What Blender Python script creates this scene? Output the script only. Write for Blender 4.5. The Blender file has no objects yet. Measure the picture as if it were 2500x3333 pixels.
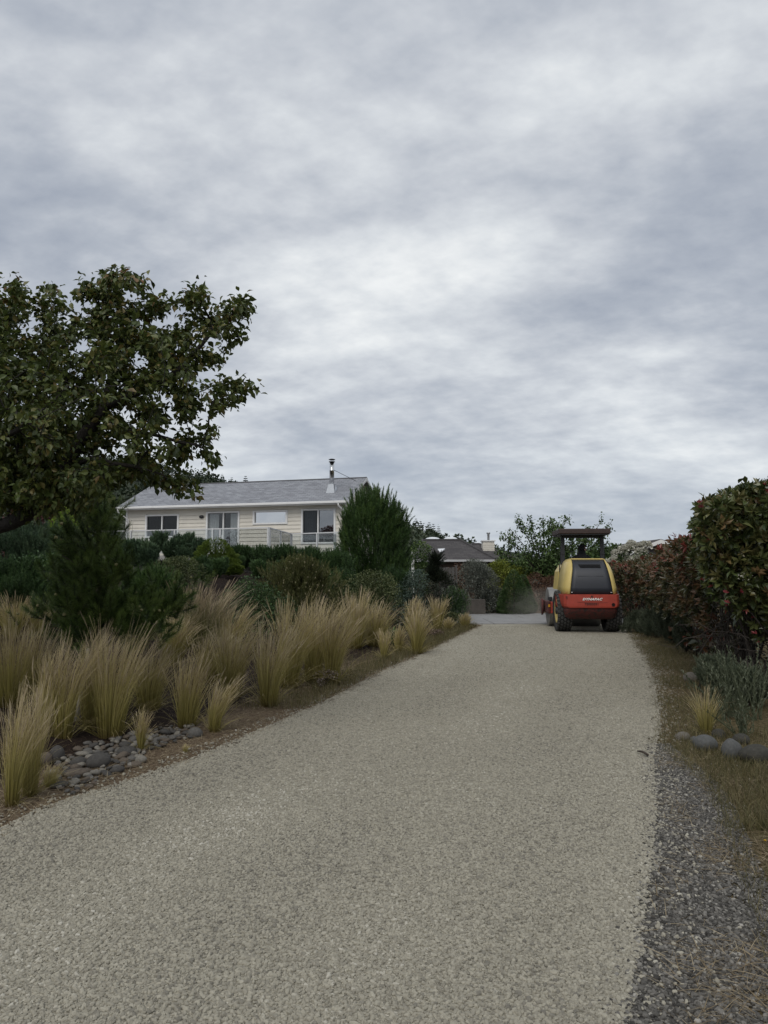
import bpy, math, random
import numpy as np
from mathutils import Vector, Matrix
random.seed(11)
rng = np.random.default_rng(11)
PI = math.pi
S = bpy.context.scene
COL = S.collection

# ---------------------------------------------------------------- camera
F, CAMZ, HORIZON = 2400.0, 1.6, 1872.0          # focal length in photo pixels, eye height, horizon row
PITCH = math.atan((HORIZON - 1666.5) / F)
cam_d = bpy.data.cameras.new('camera')
cam = bpy.data.objects.new('camera', cam_d)
COL.objects.link(cam)
cam_d.sensor_fit = 'VERTICAL'
cam_d.sensor_height = 36.0
cam_d.lens = 36.0 * F / 3333.0
cam_d.clip_start = 0.05
cam_d.clip_end = 6000
cam.location = (0, 0, CAMZ)
cam.rotation_euler = (PI / 2 + PITCH, 0, 0)
S.camera = cam

# ---------------------------------------------------------------- world: overcast sky
SUN_EL, SUN_AZ = math.radians(48), math.radians(200)   # azimuth clockwise from +Y: behind the camera, a little left
W = bpy.data.worlds.new('World')
S.world = W
W.use_nodes = True
wt = W.node_tree
wt.nodes.clear()
def wn(t, **k):
    n = wt.nodes.new(t)
    for a, b in k.items():
        setattr(n, a, b)
    return n
def wl(a, b): wt.links.new(a, b)
def wmath(op, a, b=None, clamp=False):
    n = wn('ShaderNodeMath', operation=op, use_clamp=clamp)
    for i, x in enumerate((a, b)):
        if x is None: continue
        if isinstance(x, (int, float)): n.inputs[i].default_value = x
        else: wl(x, n.inputs[i])
    return n.outputs[0]
def wramp(fac, stops, interp='EASE'):
    n = wn('ShaderNodeValToRGB')
    n.color_ramp.interpolation = interp
    el = n.color_ramp.elements
    while len(el) < len(stops): el.new(0.5)
    for e, (p, c) in zip(el, stops):
        e.position = p
        e.color = (*c, 1) if len(c) == 3 else c
    wl(fac, n.inputs[0])
    return n.outputs[0]
def wmix(fac, a, b, mode='MIX'):
    n = wn('ShaderNodeMix', data_type='RGBA', blend_type=mode)
    for s, x in ((n.inputs[0], fac), (n.inputs[6], a), (n.inputs[7], b)):
        if isinstance(x, (int, float)): s.default_value = x
        elif isinstance(x, tuple): s.default_value = (*x, 1)
        else: wl(x, s)
    return n.outputs[2]
tc = wn('ShaderNodeTexCoord')
sep = wn('ShaderNodeSeparateXYZ'); wl(tc.outputs['Generated'], sep.inputs[0])
zc = wmath('MAXIMUM', sep.outputs[2], 0.0)
den = wmath('ADD', zc, 0.30)
px = wmath('DIVIDE', sep.outputs[0], den)
py = wmath('DIVIDE', sep.outputs[1], den)
comb = wn('ShaderNodeCombineXYZ'); wl(px, comb.inputs[0]); wl(py, comb.inputs[1])
SKY_OFF = (5.3, 1.2, 0)
def cloud(scale, rot, stretch, detail, rough, loc, dist=0.3):
    m = wn('ShaderNodeMapping')
    m.inputs['Location'].default_value = loc
    m.inputs['Rotation'].default_value = (0, 0, rot)
    m.inputs['Scale'].default_value = stretch
    wl(comb.outputs[0], m.inputs[0])
    n = wn('ShaderNodeTexNoise')
    n.inputs['Scale'].default_value = scale
    n.inputs['Detail'].default_value = detail
    n.inputs['Roughness'].default_value = rough
    n.inputs['Distortion'].default_value = dist
    wl(m.outputs[0], n.inputs[0])
    return n.outputs[0]
big = cloud(1.1, 0.65, (0.8, 1.2, 1), 3, 0.45, SKY_OFF, 0.3)
mid = cloud(3.2, 0.7, (0.85, 1.15, 1), 5, 0.55, (7.3, 2.2, 0), 0.2)
fine = cloud(12.0, 0.6, (0.9, 1.2, 1), 4, 0.55, (1.3, 9.2, 0), 0.0)
mixn = wmath('ADD', wmath('MULTIPLY', big, 0.52), wmath('ADD', wmath('MULTIPLY', mid, 0.30), wmath('MULTIPLY', fine, 0.18)))
cl = wramp(mixn, [(0.37, (0.335, 0.372, 0.440)), (0.44, (0.425, 0.460, 0.518)), (0.50, (0.540, 0.570, 0.615)), (0.56, (0.665, 0.695, 0.725)), (0.63, (0.83, 0.85, 0.855))], 'LINEAR')
# toward the horizon the layer is seen edge on: smoother and bluer
hz = wramp(zc, [(0.0, (1, 1, 1)), (0.05, (0.75, 0.75, 0.75)), (0.20, (0.12, 0.12, 0.12)), (0.36, (0, 0, 0))], 'LINEAR')
cl = wmix(hz, cl, wmix(0.5, cl, (0.40, 0.465, 0.55)))
nish = wn('ShaderNodeTexSky', sky_type='NISHITA')
nish.sun_disc = False
nish.sun_elevation = SUN_EL
nish.sun_rotation = SUN_AZ
bg1 = wn('ShaderNodeBackground'); bg1.inputs[1].default_value = 0.08
wl(nish.outputs[0], bg1.inputs[0])
bg2 = wn('ShaderNodeBackground'); bg2.inputs[1].default_value = 1.10
wl(cl, bg2.inputs[0])
ms = wn('ShaderNodeMixShader'); ms.inputs[0].default_value = 0.94
wl(bg1.outputs[0], ms.inputs[1]); wl(bg2.outputs[0], ms.inputs[2])
wo = wn('ShaderNodeOutputWorld'); wl(ms.outputs[0], wo.inputs[0])

# ---------------------------------------------------------------- sun through the cloud layer
sun_d = bpy.data.lights.new('sun', 'SUN')
sun_d.energy = 1.5
sun_d.angle = math.radians(35)
sun_d.color = (1.0, 0.95, 0.88)
sun = bpy.data.objects.new('sun', sun_d)
COL.objects.link(sun)
sdir = Vector((math.sin(SUN_AZ) * math.cos(SUN_EL), math.cos(SUN_AZ) * math.cos(SUN_EL), math.sin(SUN_EL)))
sun.rotation_euler = sdir.to_track_quat('Z', 'Y').to_euler()

S.view_settings.view_transform = 'Standard'
S.view_settings.look = 'None'
S.view_settings.exposure = 0.0
S.view_settings.gamma = 1.0
S.view_settings.use_curve_mapping = False
S.cycles.max_bounces = 6
S.cycles.diffuse_bounces = 3
S.cycles.glossy_bounces = 3
S.cycles.transmission_bounces = 4
S.cycles.transparent_max_bounces = 8
S.cycles.volume_bounces = 0
S.cycles.use_denoising = True
S.cycles.caustics_reflective = False
S.cycles.caustics_refractive = False

# ---------------------------------------------------------------- pixel <-> world helpers (photo pixels, 2500 x 3333)
_c, _s = math.cos(PITCH), math.sin(PITCH)
def ray(u, v):
    x, up = (u - 1250.0) / F, (1666.5 - v) / F
    return np.array([x, _c - up * _s, _s + up * _c])
def at(u, v, Y):                       # the point on this line of sight at distance Y
    r = ray(u, v)
    return np.array([0, 0, CAMZ]) + r * (Y / r[1])
def gnd0(u, v, z=0.0):
    r = ray(u, v)
    return np.array([0, 0, CAMZ]) + r * ((z - CAMZ) / r[2])
def polyline(pix): return np.array([gnd0(u, v)[:2] for u, v in pix])
LEFT = polyline([(-900, 3130), (0, 2712), (151, 2630), (407, 2547), (633, 2471), (844, 2381), (1055, 2290), (1251, 2185), (1401, 2117), (1507, 2064), (1567, 2036)])
RIGHT = polyline([(2004, 3333), (2072, 3014), (2110, 2788), (2125, 2637), (2117, 2471), (2140, 2351), (2125, 2230), (2095, 2140), (2040, 2068), (2050, 2036)])
LEFT = np.vstack([[LEFT[0] + [-0.9, -3.4]], LEFT])
RIGHT = np.vstack([[RIGHT[0] + [-0.9, -4.5]], RIGHT])
def lx(y): return np.interp(y, LEFT[:, 1], LEFT[:, 0])
def rx(y): return np.interp(y, RIGHT[:, 1], RIGHT[:, 0])
def sstep(t):
    t = np.clip(t, 0, 1)
    return t * t * (3 - 2 * t)
def height(x, y):
    x = np.asarray(x, float); y = np.asarray(y, float)
    d = lx(y) - x
    far = np.clip((y - 23.5) / 3.0, 0, 1)
    d = np.where(y > 23.5, d * (1 - far) + far * (2.6 - x) * 1.25, d)
    hl = 1.75 * sstep((d - 0.9) / 8.0)
    hr = 0.12 * sstep((x - rx(y) - 0.7) / 2.0)
    return hl + hr - 0.012
def hit(u, v):                          # first terrain point on a line of sight
    r = ray(u, v); o = np.array([0, 0, CAMZ])
    ys = np.linspace(1.5, 60, 6000)
    P = o + np.outer(ys / r[1], r)
    k = np.argmax(P[:, 2] <= height(P[:, 0], P[:, 1]))
    return P[k]

# ---------------------------------------------------------------- mesh builder
class Geo:
    def __init__(s): s.V = []; s.L = []; s.T = []; s.M = []; s.C = []; s.A = []; s.n = 0
    def add(s, V, loops, totals, m=0, c=None, t=None):
        V = np.asarray(V, float).reshape(-1, 3)
        s.V.append(V); s.L.append(np.asarray(loops, np.int64) + s.n); s.T.append(np.asarray(totals, np.int64))
        s.M.append(np.full(len(totals), m)); k = len(V)
        s.C.append(np.broadcast_to(np.asarray(0.5 if c is None else c, float), (k,)))
        s.A.append(np.broadcast_to(np.asarray(0.0 if t is None else t, float), (k,)))
        s.n += k
        return s
    def faces(s, V, faces, m=0, c=None, t=None):
        return s.add(V, [i for f in faces for i in f], [len(f) for f in faces], m, c, t)
    def inst(s, T, loc, R, sc, c=None, m=0):
        tv, tl, tt, ta = T
        N = len(loc); n = len(tv)
        sc = np.asarray(sc, float)
        sc = sc.reshape(N, 1, 1) if sc.ndim == 1 else sc.reshape(N, 1, 3)
        V = np.einsum('nij,nkj->nki', R, tv[None] * sc) + loc[:, None, :]
        loops = (np.arange(N)[:, None] * n + tl[None]).ravel()
        if c is None: c = rng.random(N)
        return s.add(V.reshape(-1, 3), loops, np.tile(tt, N), m, np.repeat(c, n), np.tile(ta, N))
    def box(s, a, b, m=0, R=None, o=(0, 0, 0), c=None):
        x0, y0, z0 = a; x1, y1, z1 = b
        V = np.array([[x0, y0, z0], [x1, y0, z0], [x1, y1, z0], [x0, y1, z0], [x0, y0, z1], [x1, y0, z1], [x1, y1, z1], [x0, y1, z1]], float)
        if R is not None: V = V @ np.asarray(R).T
        V = V + np.asarray(o)
        return s.faces(V, [(3, 2, 1, 0), (4, 5, 6, 7), (0, 1, 5, 4), (1, 2, 6, 5), (2, 3, 7, 6), (3, 0, 4, 7)], m, c)
    def tube(s, pts, rad, n=6, m=0, cap=True, c=None):
        pts = np.asarray(pts, float); K = len(pts)
        rad = np.broadcast_to(np.asarray(rad, float), (K,))
        tg = np.gradient(pts, axis=0); tg /= np.linalg.norm(tg, axis=1)[:, None] + 1e-9
        ref = np.array([0, 0, 1.0]) if abs(tg[0][2]) < 0.9 else np.array([1.0, 0, 0])
        V = []
        a = np.arange(n) * 2 * PI / n
        for p, t, r in zip(pts, tg, rad):
            x = np.cross(ref, t); x /= np.linalg.norm(x) + 1e-9
            y = np.cross(t, x); ref = np.cross(x, t) * -1
            ref = y
            V.append(p + r * (np.cos(a)[:, None] * x + np.sin(a)[:, None] * y))
            ref = y
        V = np.vstack(V)
        fs = []
        for k in range(K - 1):
            for j in range(n):
                fs.append((k * n + j, k * n + (j + 1) % n, (k + 1) * n + (j + 1) % n, (k + 1) * n + j))
        if cap:
            fs.append(tuple(range(n))[::-1]); fs.append(tuple((K - 1) * n + j for j in range(n)))
        return s.faces(V, fs, m, c, np.repeat(np.linspace(0, 1, K), n))
    def lathe(s, prof, n=24, m=0, axis='z', o=(0, 0, 0), cap=True):
        a = np.arange(n) * 2 * PI / n
        V = []
        for r, h in prof:
            ring = np.stack([r * np.cos(a), r * np.sin(a), np.full(n, h)], 1)
            V.append(ring)
        V = np.vstack(V)
        if axis == 'x': V = V[:, [2, 0, 1]]
        if axis == 'y': V = V[:, [1, 2, 0]]
        V = V + np.asarray(o)
        K = len(prof); fs = []
        for k in range(K - 1):
            for j in range(n):
                fs.append((k * n + j, k * n + (j + 1) % n, (k + 1) * n + (j + 1) % n, (k + 1) * n + j))
        if cap:
            fs.append(tuple(range(n))[::-1]); fs.append(tuple((K - 1) * n + j for j in range(n)))
        return s.faces(V, fs, m)
    def mesh(s, name, mats, smooth=False):
        me = bpy.data.meshes.new(name)
        V = np.vstack(s.V); L = np.concatenate(s.L); T = np.concatenate(s.T)
        me.vertices.add(len(V)); me.loops.add(len(L)); me.polygons.add(len(T))
        me.vertices.foreach_set('co', V.astype(np.float32).ravel())
        me.loops.foreach_set('vertex_index', L.astype(np.int32))
        me.polygons.foreach_set('loop_start', np.concatenate([[0], np.cumsum(T)[:-1]]).astype(np.int32))
        me.polygons.foreach_set('loop_total', T.astype(np.int32))
        me.polygons.foreach_set('material_index', np.concatenate(s.M).astype(np.int32))
        me.polygons.foreach_set('use_smooth', np.full(len(T), smooth))
        for nm, arr in (('c', s.C), ('t', s.A)):
            at_ = me.attributes.new(nm, 'FLOAT', 'POINT')
            at_.data.foreach_set('value', np.concatenate(arr).astype(np.float32))
        for m in (mats if isinstance(mats, (list, tuple)) else [mats]): me.materials.append(m)
        me.update(calc_edges=True)
        return me
    def obj(s, name, mats, parent=None, smooth=False, bevel=0, loc=None, solid=0):
        o = bpy.data.objects.new(name, s.mesh(name, mats, smooth))
        COL.objects.link(o)
        if parent is not None: o.parent = parent
        if loc is not None: o.location = loc
        if solid:
            md = o.modifiers.new('solid', 'SOLIDIFY'); md.thickness = solid; md.offset = -1
        if bevel:
            md = o.modifiers.new('bevel', 'BEVEL'); md.width = bevel; md.segments = 2; md.limit_method = 'ANGLE'; md.angle_limit = math.radians(40)
        return o
def empty(name, loc=(0, 0, 0), rz=0.0):
    o = bpy.data.objects.new(name, None); COL.objects.link(o)
    o.location = loc; o.rotation_euler = (0, 0, rz); o.empty_display_size = 0.2
    return o
def tag(o, label=None, cat=None, group=None, kind=None):
    if label: o['label'] = label
    if cat: o['category'] = cat
    if group: o['group'] = group
    if kind: o['kind'] = kind
    return o
def link_mesh(name, me, parent=None, loc=None):
    o = bpy.data.objects.new(name, me); COL.objects.link(o)
    if parent is not None: o.parent = parent
    if loc is not None: o.location = loc
    return o

# ---------------------------------------------------------------- templates (length along +y, face up +z)
def tmpl(V, faces, t=None):
    V = np.asarray(V, float)
    return (V, np.array([i for f in faces for i in f]), np.array([len(f) for f in faces]), np.zeros(len(V)) if t is None else np.asarray(t, float))
def leaf_t(w=0.5, fold=0.10, droop=0.12):
    h = w / 2
    V = [(0, 0, 0), (h * .8, .28, fold), (h, .55, fold), (0, 1.0, -droop), (-h, .55, fold), (-h * .8, .28, fold), (0, .30, 0.0), (0, .58, -droop * .25)]
    return tmpl(V, [(0, 1, 6), (0, 6, 5), (1, 2, 7, 6), (6, 7, 4, 5), (2, 3, 7), (7, 3, 4)], [0, .28, .55, 1, .55, .28, .3, .58])
def kite_t(w=0.5, fold=0.1):
    return tmpl([(0, 0, 0), (w / 2, .5, fold), (0, 1, -.05), (-w / 2, .5, fold)], [(0, 1, 2), (0, 2, 3)], [0, .5, 1, .5])
def join_t(parts):
    Vs, L, T, A = [], [], [], []; n = 0
    for V, l, t, a in parts:
        Vs.append(V); L.append(l + n); T.append(t); A.append(a); n += len(V)
    return (np.vstack(Vs), np.concatenate(L), np.concatenate(T), np.concatenate(A))
def xf_t(T, R=None, o=(0, 0, 0), s=1.0):
    V = T[0] * s
    if R is not None: V = V @ np.asarray(R).T
    return (V + np.asarray(o), T[1], T[2], T[3])
def basis(d, roll=None):
    d = np.asarray(d, float); d = d / (np.linalg.norm(d, axis=-1, keepdims=True) + 1e-9)
    N = len(d)
    up = np.tile([0, 0, 1.0], (N, 1)); bad = np.abs(d[:, 2]) > 0.95
    up[bad] = [1, 0, 0]
    x = np.cross(d, up); x /= np.linalg.norm(x, axis=1, keepdims=True) + 1e-9
    z = np.cross(x, d)
    if roll is None: roll = rng.normal(0, .5, N)
    c, s = np.cos(roll)[:, None], np.sin(roll)[:, None]
    x2, z2 = x * c + z * s, z * c - x * s
    return np.stack([x2, d, z2], axis=2)
def rand_dirs(N):
    d = rng.normal(size=(N, 3)); return d / np.linalg.norm(d, axis=1, keepdims=True)
def rosette_t(n=7, w=0.34, tilt=(25, 65)):
    ps = []
    for i in range(n):
        az = i * 2.4 + rng.normal(0, .2); el = math.radians(tilt[0] + (tilt[1] - tilt[0]) * i / max(1, n - 1))
        d = np.array([[math.cos(az) * math.cos(el), math.sin(el), math.sin(az) * math.cos(el)]])
        R = basis(d, rng.normal(0, .3, 1))[0]
        ps.append(xf_t(leaf_t(w, .07, .10), R, (0, 0, 0), rng.uniform(.75, 1.05)))
    return join_t(ps)
def brush_t(n=60, ln=0.5, w=0.02, lo=35, hi=80):   # pine shoot: needles all round a stem of length 1 along y
    V, fs, t = [], [], []
    for i in range(n):
        y = (i + rng.random()) / n; az = i * 2.399; el = math.radians(lo + (hi - lo) * y ** 1.5 + rng.normal(0, 6))
        d = np.array([math.cos(az) * math.cos(el), math.sin(el), math.sin(az) * math.cos(el)])
        sd = np.cross(d, rng.normal(size=3)); sd /= np.linalg.norm(sd)
        p = np.array([0, y, 0]); k = len(V); l = ln * rng.uniform(.8, 1.1)
        V += [p - sd * w, p + sd * w, p + d * l]; fs.append((k, k + 1, k + 2)); t += [0, 0, 1]
    k = len(V)
    V += [(-.02, 0, 0), (.02, 0, 0), (0, 1, 0)]; fs.append((k, k + 1, k + 2)); t += [0, 0, .4]
    return tmpl(V, fs, t)
def ico_t(sub=1):
    import bmesh
    bm = bmesh.new(); bmesh.ops.create_icosphere(bm, subdivisions=sub, radius=1.0)
    V = np.array([v.co[:] for v in bm.verts]); fs = [tuple(v.index for v in f.verts) for f in bm.faces]; bm.free()
    return tmpl(V, fs)
ICO2, ICO3 = ico_t(2), ico_t(3)

# ---------------------------------------------------------------- materials
def new_mat(name):
    m = bpy.data.materials.new(name); m.use_nodes = True
    nt = m.node_tree; b = nt.nodes['Principled BSDF']
    return m, nt, b
def nd(nt, t, **k):
    n = nt.nodes.new(t)
    for a, b in k.items(): setattr(n, a, b)
    return n
def ramp_node(nt, stops, interp='LINEAR'):
    n = nd(nt, 'ShaderNodeValToRGB'); n.color_ramp.interpolation = interp
    el = n.color_ramp.elements
    while len(el) < len(stops): el.new(0.5)
    for e, (p, c) in zip(el, stops): e.position = p; e.color = (*c, 1)
    return n
def noise_node(nt, scale, detail=4, rough=.55, coord='Object', stretch=(1, 1, 1)):
    t = nd(nt, 'ShaderNodeTexCoord'); mp = nd(nt, 'ShaderNodeMapping'); mp.inputs['Scale'].default_value = stretch
    n = nd(nt, 'ShaderNodeTexNoise'); n.inputs['Scale'].default_value = scale; n.inputs['Detail'].default_value = detail; n.inputs['Roughness'].default_value = rough
    nt.links.new(t.outputs[coord], mp.inputs[0]); nt.links.new(mp.outputs[0], n.inputs[0])
    return n
def plain(name, col, rough=.6, var=.18, scale=3.0, bump=0.0, bscale=40, metal=0.0, spec=.5, stretch=(1, 1, 1), dirt=None, dirt_at=.62):
    m, nt, b = new_mat(name)
    n = noise_node(nt, scale, 6, .6, stretch=stretch)
    c = np.array(col)
    r = ramp_node(nt, [(.3, tuple(c * (1 - var))), (.7, tuple(np.minimum(c * (1 + var), 1)))])
    nt.links.new(n.outputs[0], r.inputs[0]); out = r.outputs[0]
    if dirt:
        n2 = noise_node(nt, scale * 2.7, 8, .7)
        r2 = ramp_node(nt, [(dirt_at - .06, (0, 0, 0)), (dirt_at + .08, (1, 1, 1))]); nt.links.new(n2.outputs[0], r2.inputs[0])
        mx = nd(nt, 'ShaderNodeMix', data_type='RGBA'); nt.links.new(r2.outputs[0], mx.inputs[0]); nt.links.new(out, mx.inputs[6]); mx.inputs[7].default_value = (*dirt, 1)
        out = mx.outputs[2]
    nt.links.new(out, b.inputs['Base Color'])
    b.inputs['Roughness'].default_value = rough; b.inputs['Metallic'].default_value = metal; b.inputs['Specular IOR Level'].default_value = spec
    if bump:
        n3 = noise_node(nt, bscale, 5, .6, stretch=stretch); bp = nd(nt, 'ShaderNodeBump'); bp.inputs['Strength'].default_value = bump; bp.inputs['Distance'].default_value = .02
        nt.links.new(n3.outputs[0], bp.inputs['Height']); nt.links.new(bp.outputs[0], b.inputs['Normal'])
    return m
def foliage(name, stops, along=None, trans=.22, rough=.5, spec=.3, patch=None):
    """leaf colour: ramp on the leaf's own random value; `along` = optional ramp from base to tip (t)"""
    m, nt, b = new_mat(name)
    a = nd(nt, 'ShaderNodeAttribute', attribute_name='c')
    r = ramp_node(nt, stops); nt.links.new(a.outputs['Fac'], r.inputs[0]); out = r.outputs[0]
    if along:
        a2 = nd(nt, 'ShaderNodeAttribute', attribute_name='t'); r2 = ramp_node(nt, along); nt.links.new(a2.outputs['Fac'], r2.inputs[0])
        mx = nd(nt, 'ShaderNodeMix', data_type='RGBA', blend_type='MULTIPLY'); mx.inputs[0].default_value = 1
        nt.links.new(out, mx.inputs[6]); nt.links.new(r2.outputs[0], mx.inputs[7]); out = mx.outputs[2]
    if patch:
        n = noise_node(nt, patch[1], 3); r3 = ramp_node(nt, [(.42, (1, 1, 1)), (.62, patch[0])]); nt.links.new(n.outputs[0], r3.inputs[0])
        mx = nd(nt, 'ShaderNodeMix', data_type='RGBA', blend_type='MULTIPLY'); mx.inputs[0].default_value = 1
        nt.links.new(out, mx.inputs[6]); nt.links.new(r3.outputs[0], mx.inputs[7]); out = mx.outputs[2]
    nt.links.new(out, b.inputs['Base Color']); b.inputs['Roughness'].default_value = rough; b.inputs['Specular IOR Level'].default_value = spec
    if trans:
        tr = nd(nt, 'ShaderNodeBsdfTranslucent'); nt.links.new(out, tr.inputs[0])
        mix = nd(nt, 'ShaderNodeMixShader'); mix.inputs[0].default_value = trans
        o = nt.nodes['Material Output']
        nt.links.new(b.outputs[0], mix.inputs[1]); nt.links.new(tr.outputs[0], mix.inputs[2]); nt.links.new(mix.outputs[0], o.inputs[0])
    return m

# ================================================================= GROUND
xs = np.concatenate([[-3000, -1200, -500, -200, -90, -45, -28], np.arange(-18, 18.01, .2), [28, 45, 90, 200, 500, 1200, 3000]])
ys = np.concatenate([[-600, -200, -60, -20, -8], np.arange(-4, 42.01, .2), [48, 60, 90, 150, 300, 700, 1500, 4000]])
X, Y = np.meshgrid(xs, ys)
wob = .05 * np.sin(X * 3.1 + 1.3 * np.sin(Y * 2.3)) + .04 * np.sin(Y * 4.7 + X * 1.9)
Dl, Dr_ = lx(Y) - X, X - rx(Y)
Z = height(X, Y) + np.where((Dl > .5) | (Dr_ > .6), .3 * wob * np.clip(np.maximum(Dl, Dr_) - .5, 0, 1), 0) * (np.abs(X) < 17) * (Y < 23)
nx, ny = len(xs), len(ys)
q = (np.arange(ny - 1)[:, None] * nx + np.arange(nx - 1)[None]).ravel()
g = Geo()
g.add(np.stack([X, Y, Z], 2).reshape(-1, 3), np.stack([q, q + 1, q + nx + 1, q + nx], 1).ravel(), np.full(len(q), 4), 0,
      np.clip(Dl / 4 + .5, 0, 1).ravel(), np.clip(Dr_ / 8 + .5, 0, 1).ravel())
def ground_mat():
    m, nt, b = new_mat('garden soil')
    L = nt.links.new
    def att(nm):
        a = nd(nt, 'ShaderNodeAttribute', attribute_name=nm); return a.outputs['Fac']
    def M(op, a, bb):
        n = nd(nt, 'ShaderNodeMath', operation=op)
        for i, x in enumerate((a, bb)):
            if isinstance(x, (int, float)): n.inputs[i].default_value = x
            else: L(x, n.inputs[i])
        return n.outputs[0]
    n1 = noise_node(nt, 2.2, 5, .6, 'Object'); n2 = noise_node(nt, 26, 6, .65, 'Object'); n3 = noise_node(nt, 90, 3, .6, 'Object')
    dl = M('ADD', att('c'), M('MULTIPLY', M('SUBTRACT', n1.outputs[0], .5), .22))
    # litter next to the drive, then dark bark mulch further into the bed
    r1 = ramp_node(nt, [(.50, (0, 0, 0)), (.70, (0, 0, 0)), (.80, (1, 1, 1))]); L(dl, r1.inputs[0])
    litter = ramp_node(nt, [(.30, (.055, .038, .028)), (.50, (.135, .098, .066)), (.72, (.24, .19, .135))]); L(n2.outputs[0], litter.inputs[0])
    mulch = ramp_node(nt, [(.3, (.010, .007, .006)), (.7, (.040, .026, .020))]); L(n2.outputs[0], mulch.inputs[0])
    turf = ramp_node(nt, [(.32, (.040, .034, .017)), (.5, (.098, .076, .037)), (.70, (.175, .140, .085))]); L(n2.outputs[0], turf.inputs[0])
    mx = nd(nt, 'ShaderNodeMix', data_type='RGBA'); L(r1.outputs[0], mx.inputs[0]); L(litter.outputs[0], mx.inputs[6]); L(mulch.outputs[0], mx.inputs[7])
    r2 = ramp_node(nt, [(.47, (0, 0, 0)), (.50, (1, 1, 1))]); L(att('t'), r2.inputs[0])
    mx2 = nd(nt, 'ShaderNodeMix', data_type='RGBA'); L(r2.outputs[0], mx2.inputs[0]); L(mx.outputs[2], mx2.inputs[6]); L(turf.outputs[0], mx2.inputs[7])
    L(mx2.outputs[2], b.inputs['Base Color']); b.inputs['Roughness'].default_value = .95; b.inputs['Specular IOR Level'].default_value = .15
    bp = nd(nt, 'ShaderNodeBump'); bp.inputs['Strength'].default_value = .9; bp.inputs['Distance'].default_value = .03
    L(M('ADD', n2.outputs[0], M('MULTIPLY', n3.outputs[0], .5)), bp.inputs['Height']); L(bp.outputs[0], b.inputs['Normal'])
    return m
tag(g.obj('ground', ground_mat(), smooth=True), kind='structure')

# gravel drive ----------------------------------------------------
def gravel_mat(name, cols, scale, patch=.10, tint=(1, 1, 1)):
    m, nt, b = new_mat(name); L = nt.links.new
    t = nd(nt, 'ShaderNodeTexCoord')
    v = nd(nt, 'ShaderNodeTexVoronoi'); v.inputs['Scale'].default_value = scale; v.inputs['Randomness'].default_value = .95
    L(t.outputs['Object'], v.inputs['Vector'])
    v2 = nd(nt, 'ShaderNodeTexVoronoi', feature='DISTANCE_TO_EDGE'); v2.inputs['Scale'].default_value = scale; v2.inputs['Randomness'].default_value = .95
    L(t.outputs['Object'], v2.inputs['Vector'])
    s = nd(nt, 'ShaderNodeSeparateColor'); L(v.outputs['Color'], s.inputs[0])
    r = ramp_node(nt, cols); L(s.outputs[0], r.inputs[0])
    n1 = noise_node(nt, .8, 5, .6, stretch=(1, .25, 1)); r1 = ramp_node(nt, [(.3, tuple(np.array(tint) * (1 - patch * .6))), (.7, (1 + patch * .5,) * 3)]); L(n1.outputs[0], r1.inputs[0])
    mx = nd(nt, 'ShaderNodeMix', data_type='RGBA', blend_type='MULTIPLY'); mx.inputs[0].default_value = 1; L(r.outputs[0], mx.inputs[6]); L(r1.outputs[0], mx.inputs[7])
    # darker along the cell edges between the chips
    e = ramp_node(nt, [(0, (.74, .72, .68)), (.08, (1.04, 1.04, 1.04))]); L(v2.outputs['Distance'], e.inputs[0])
    mx2 = nd(nt, 'ShaderNodeMix', data_type='RGBA', blend_type='MULTIPLY'); mx2.inputs[0].default_value = .8; L(mx.outputs[2], mx2.inputs[6]); L(e.outputs[0], mx2.inputs[7])
    L(mx2.outputs[2], b.inputs['Base Color']); b.inputs['Roughness'].default_value = .9; b.inputs['Specular IOR Level'].default_value = .2
    bp = nd(nt, 'ShaderNodeBump'); bp.inputs['Strength'].default_value = .7; bp.inputs['Distance'].default_value = .007
    h = ramp_node(nt, [(0, (0, 0, 0)), (.35, (1, 1, 1))]); L(v2.outputs['Distance'], h.inputs[0])
    ad = nd(nt, 'ShaderNodeMath', operation='MULTIPLY_ADD'); L(s.outputs[1], ad.inputs[0]); ad.inputs[1].default_value = .6; L(h.outputs[0], ad.inputs[2])
    L(ad.outputs[0], bp.inputs['Height']); L(bp.outputs[0], b.inputs['Normal'])
    return m
CH = [(0, (.165, .155, .130)), (.12, (.235, .220, .180)), (.5, (.295, .277, .224)), (.9, (.345, .325, .264)), (1, (.45, .43, .37))]
CD = [(0, (.040, .038, .035)), (.4, (.092, .088, .080)), (.75, (.145, .138, .126)), (.95, (.21, .20, .18)), (1, (.36, .345, .31))]
M_ROAD = gravel_mat('packed pale gravel', [(p, tuple(1.08 * np.array(c))) for p, c in CH], 60)
M_SHOULDER = gravel_mat('old dark gravel', [(p, tuple(.8 * np.array(c))) for p, c in CD], 58)
yy = np.arange(-3.5, 24.41, .08)
ra = np.linspace(0, 1, 36)
def jag(y, k): return .05 * np.sin(y * 5.3 + k) + .04 * np.sin(y * 13.1 + 2 * k) + .02 * np.sin(y * 37 + k)
V = []
for y in yy:
    a, b_ = lx(y) + jag(y, 1), rx(y) + jag(y, 4)
    xx = a + (b_ - a) * ra
    V.append(np.stack([xx, np.full(36, y), .010 * np.sin(ra * PI) - .004], 1))
q = (np.arange(len(yy) - 1)[:, None] * 36 + np.arange(35)[None]).ravel()
g = Geo(); g.add(np.vstack(V), np.stack([q, q + 1, q + 37, q + 36], 1).ravel(), np.full(len(q), 4))
tag(g.obj('gravel_road', M_ROAD, smooth=True), kind='structure')
SH = polyline([(2640, 3500), (2560, 3333), (2480, 3100), (2380, 2800), (2330, 2640), (2290, 2560), (2200, 2476), (2150, 2440)])
SH = np.vstack([SH[0] + [-.2, -4], SH])
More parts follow.
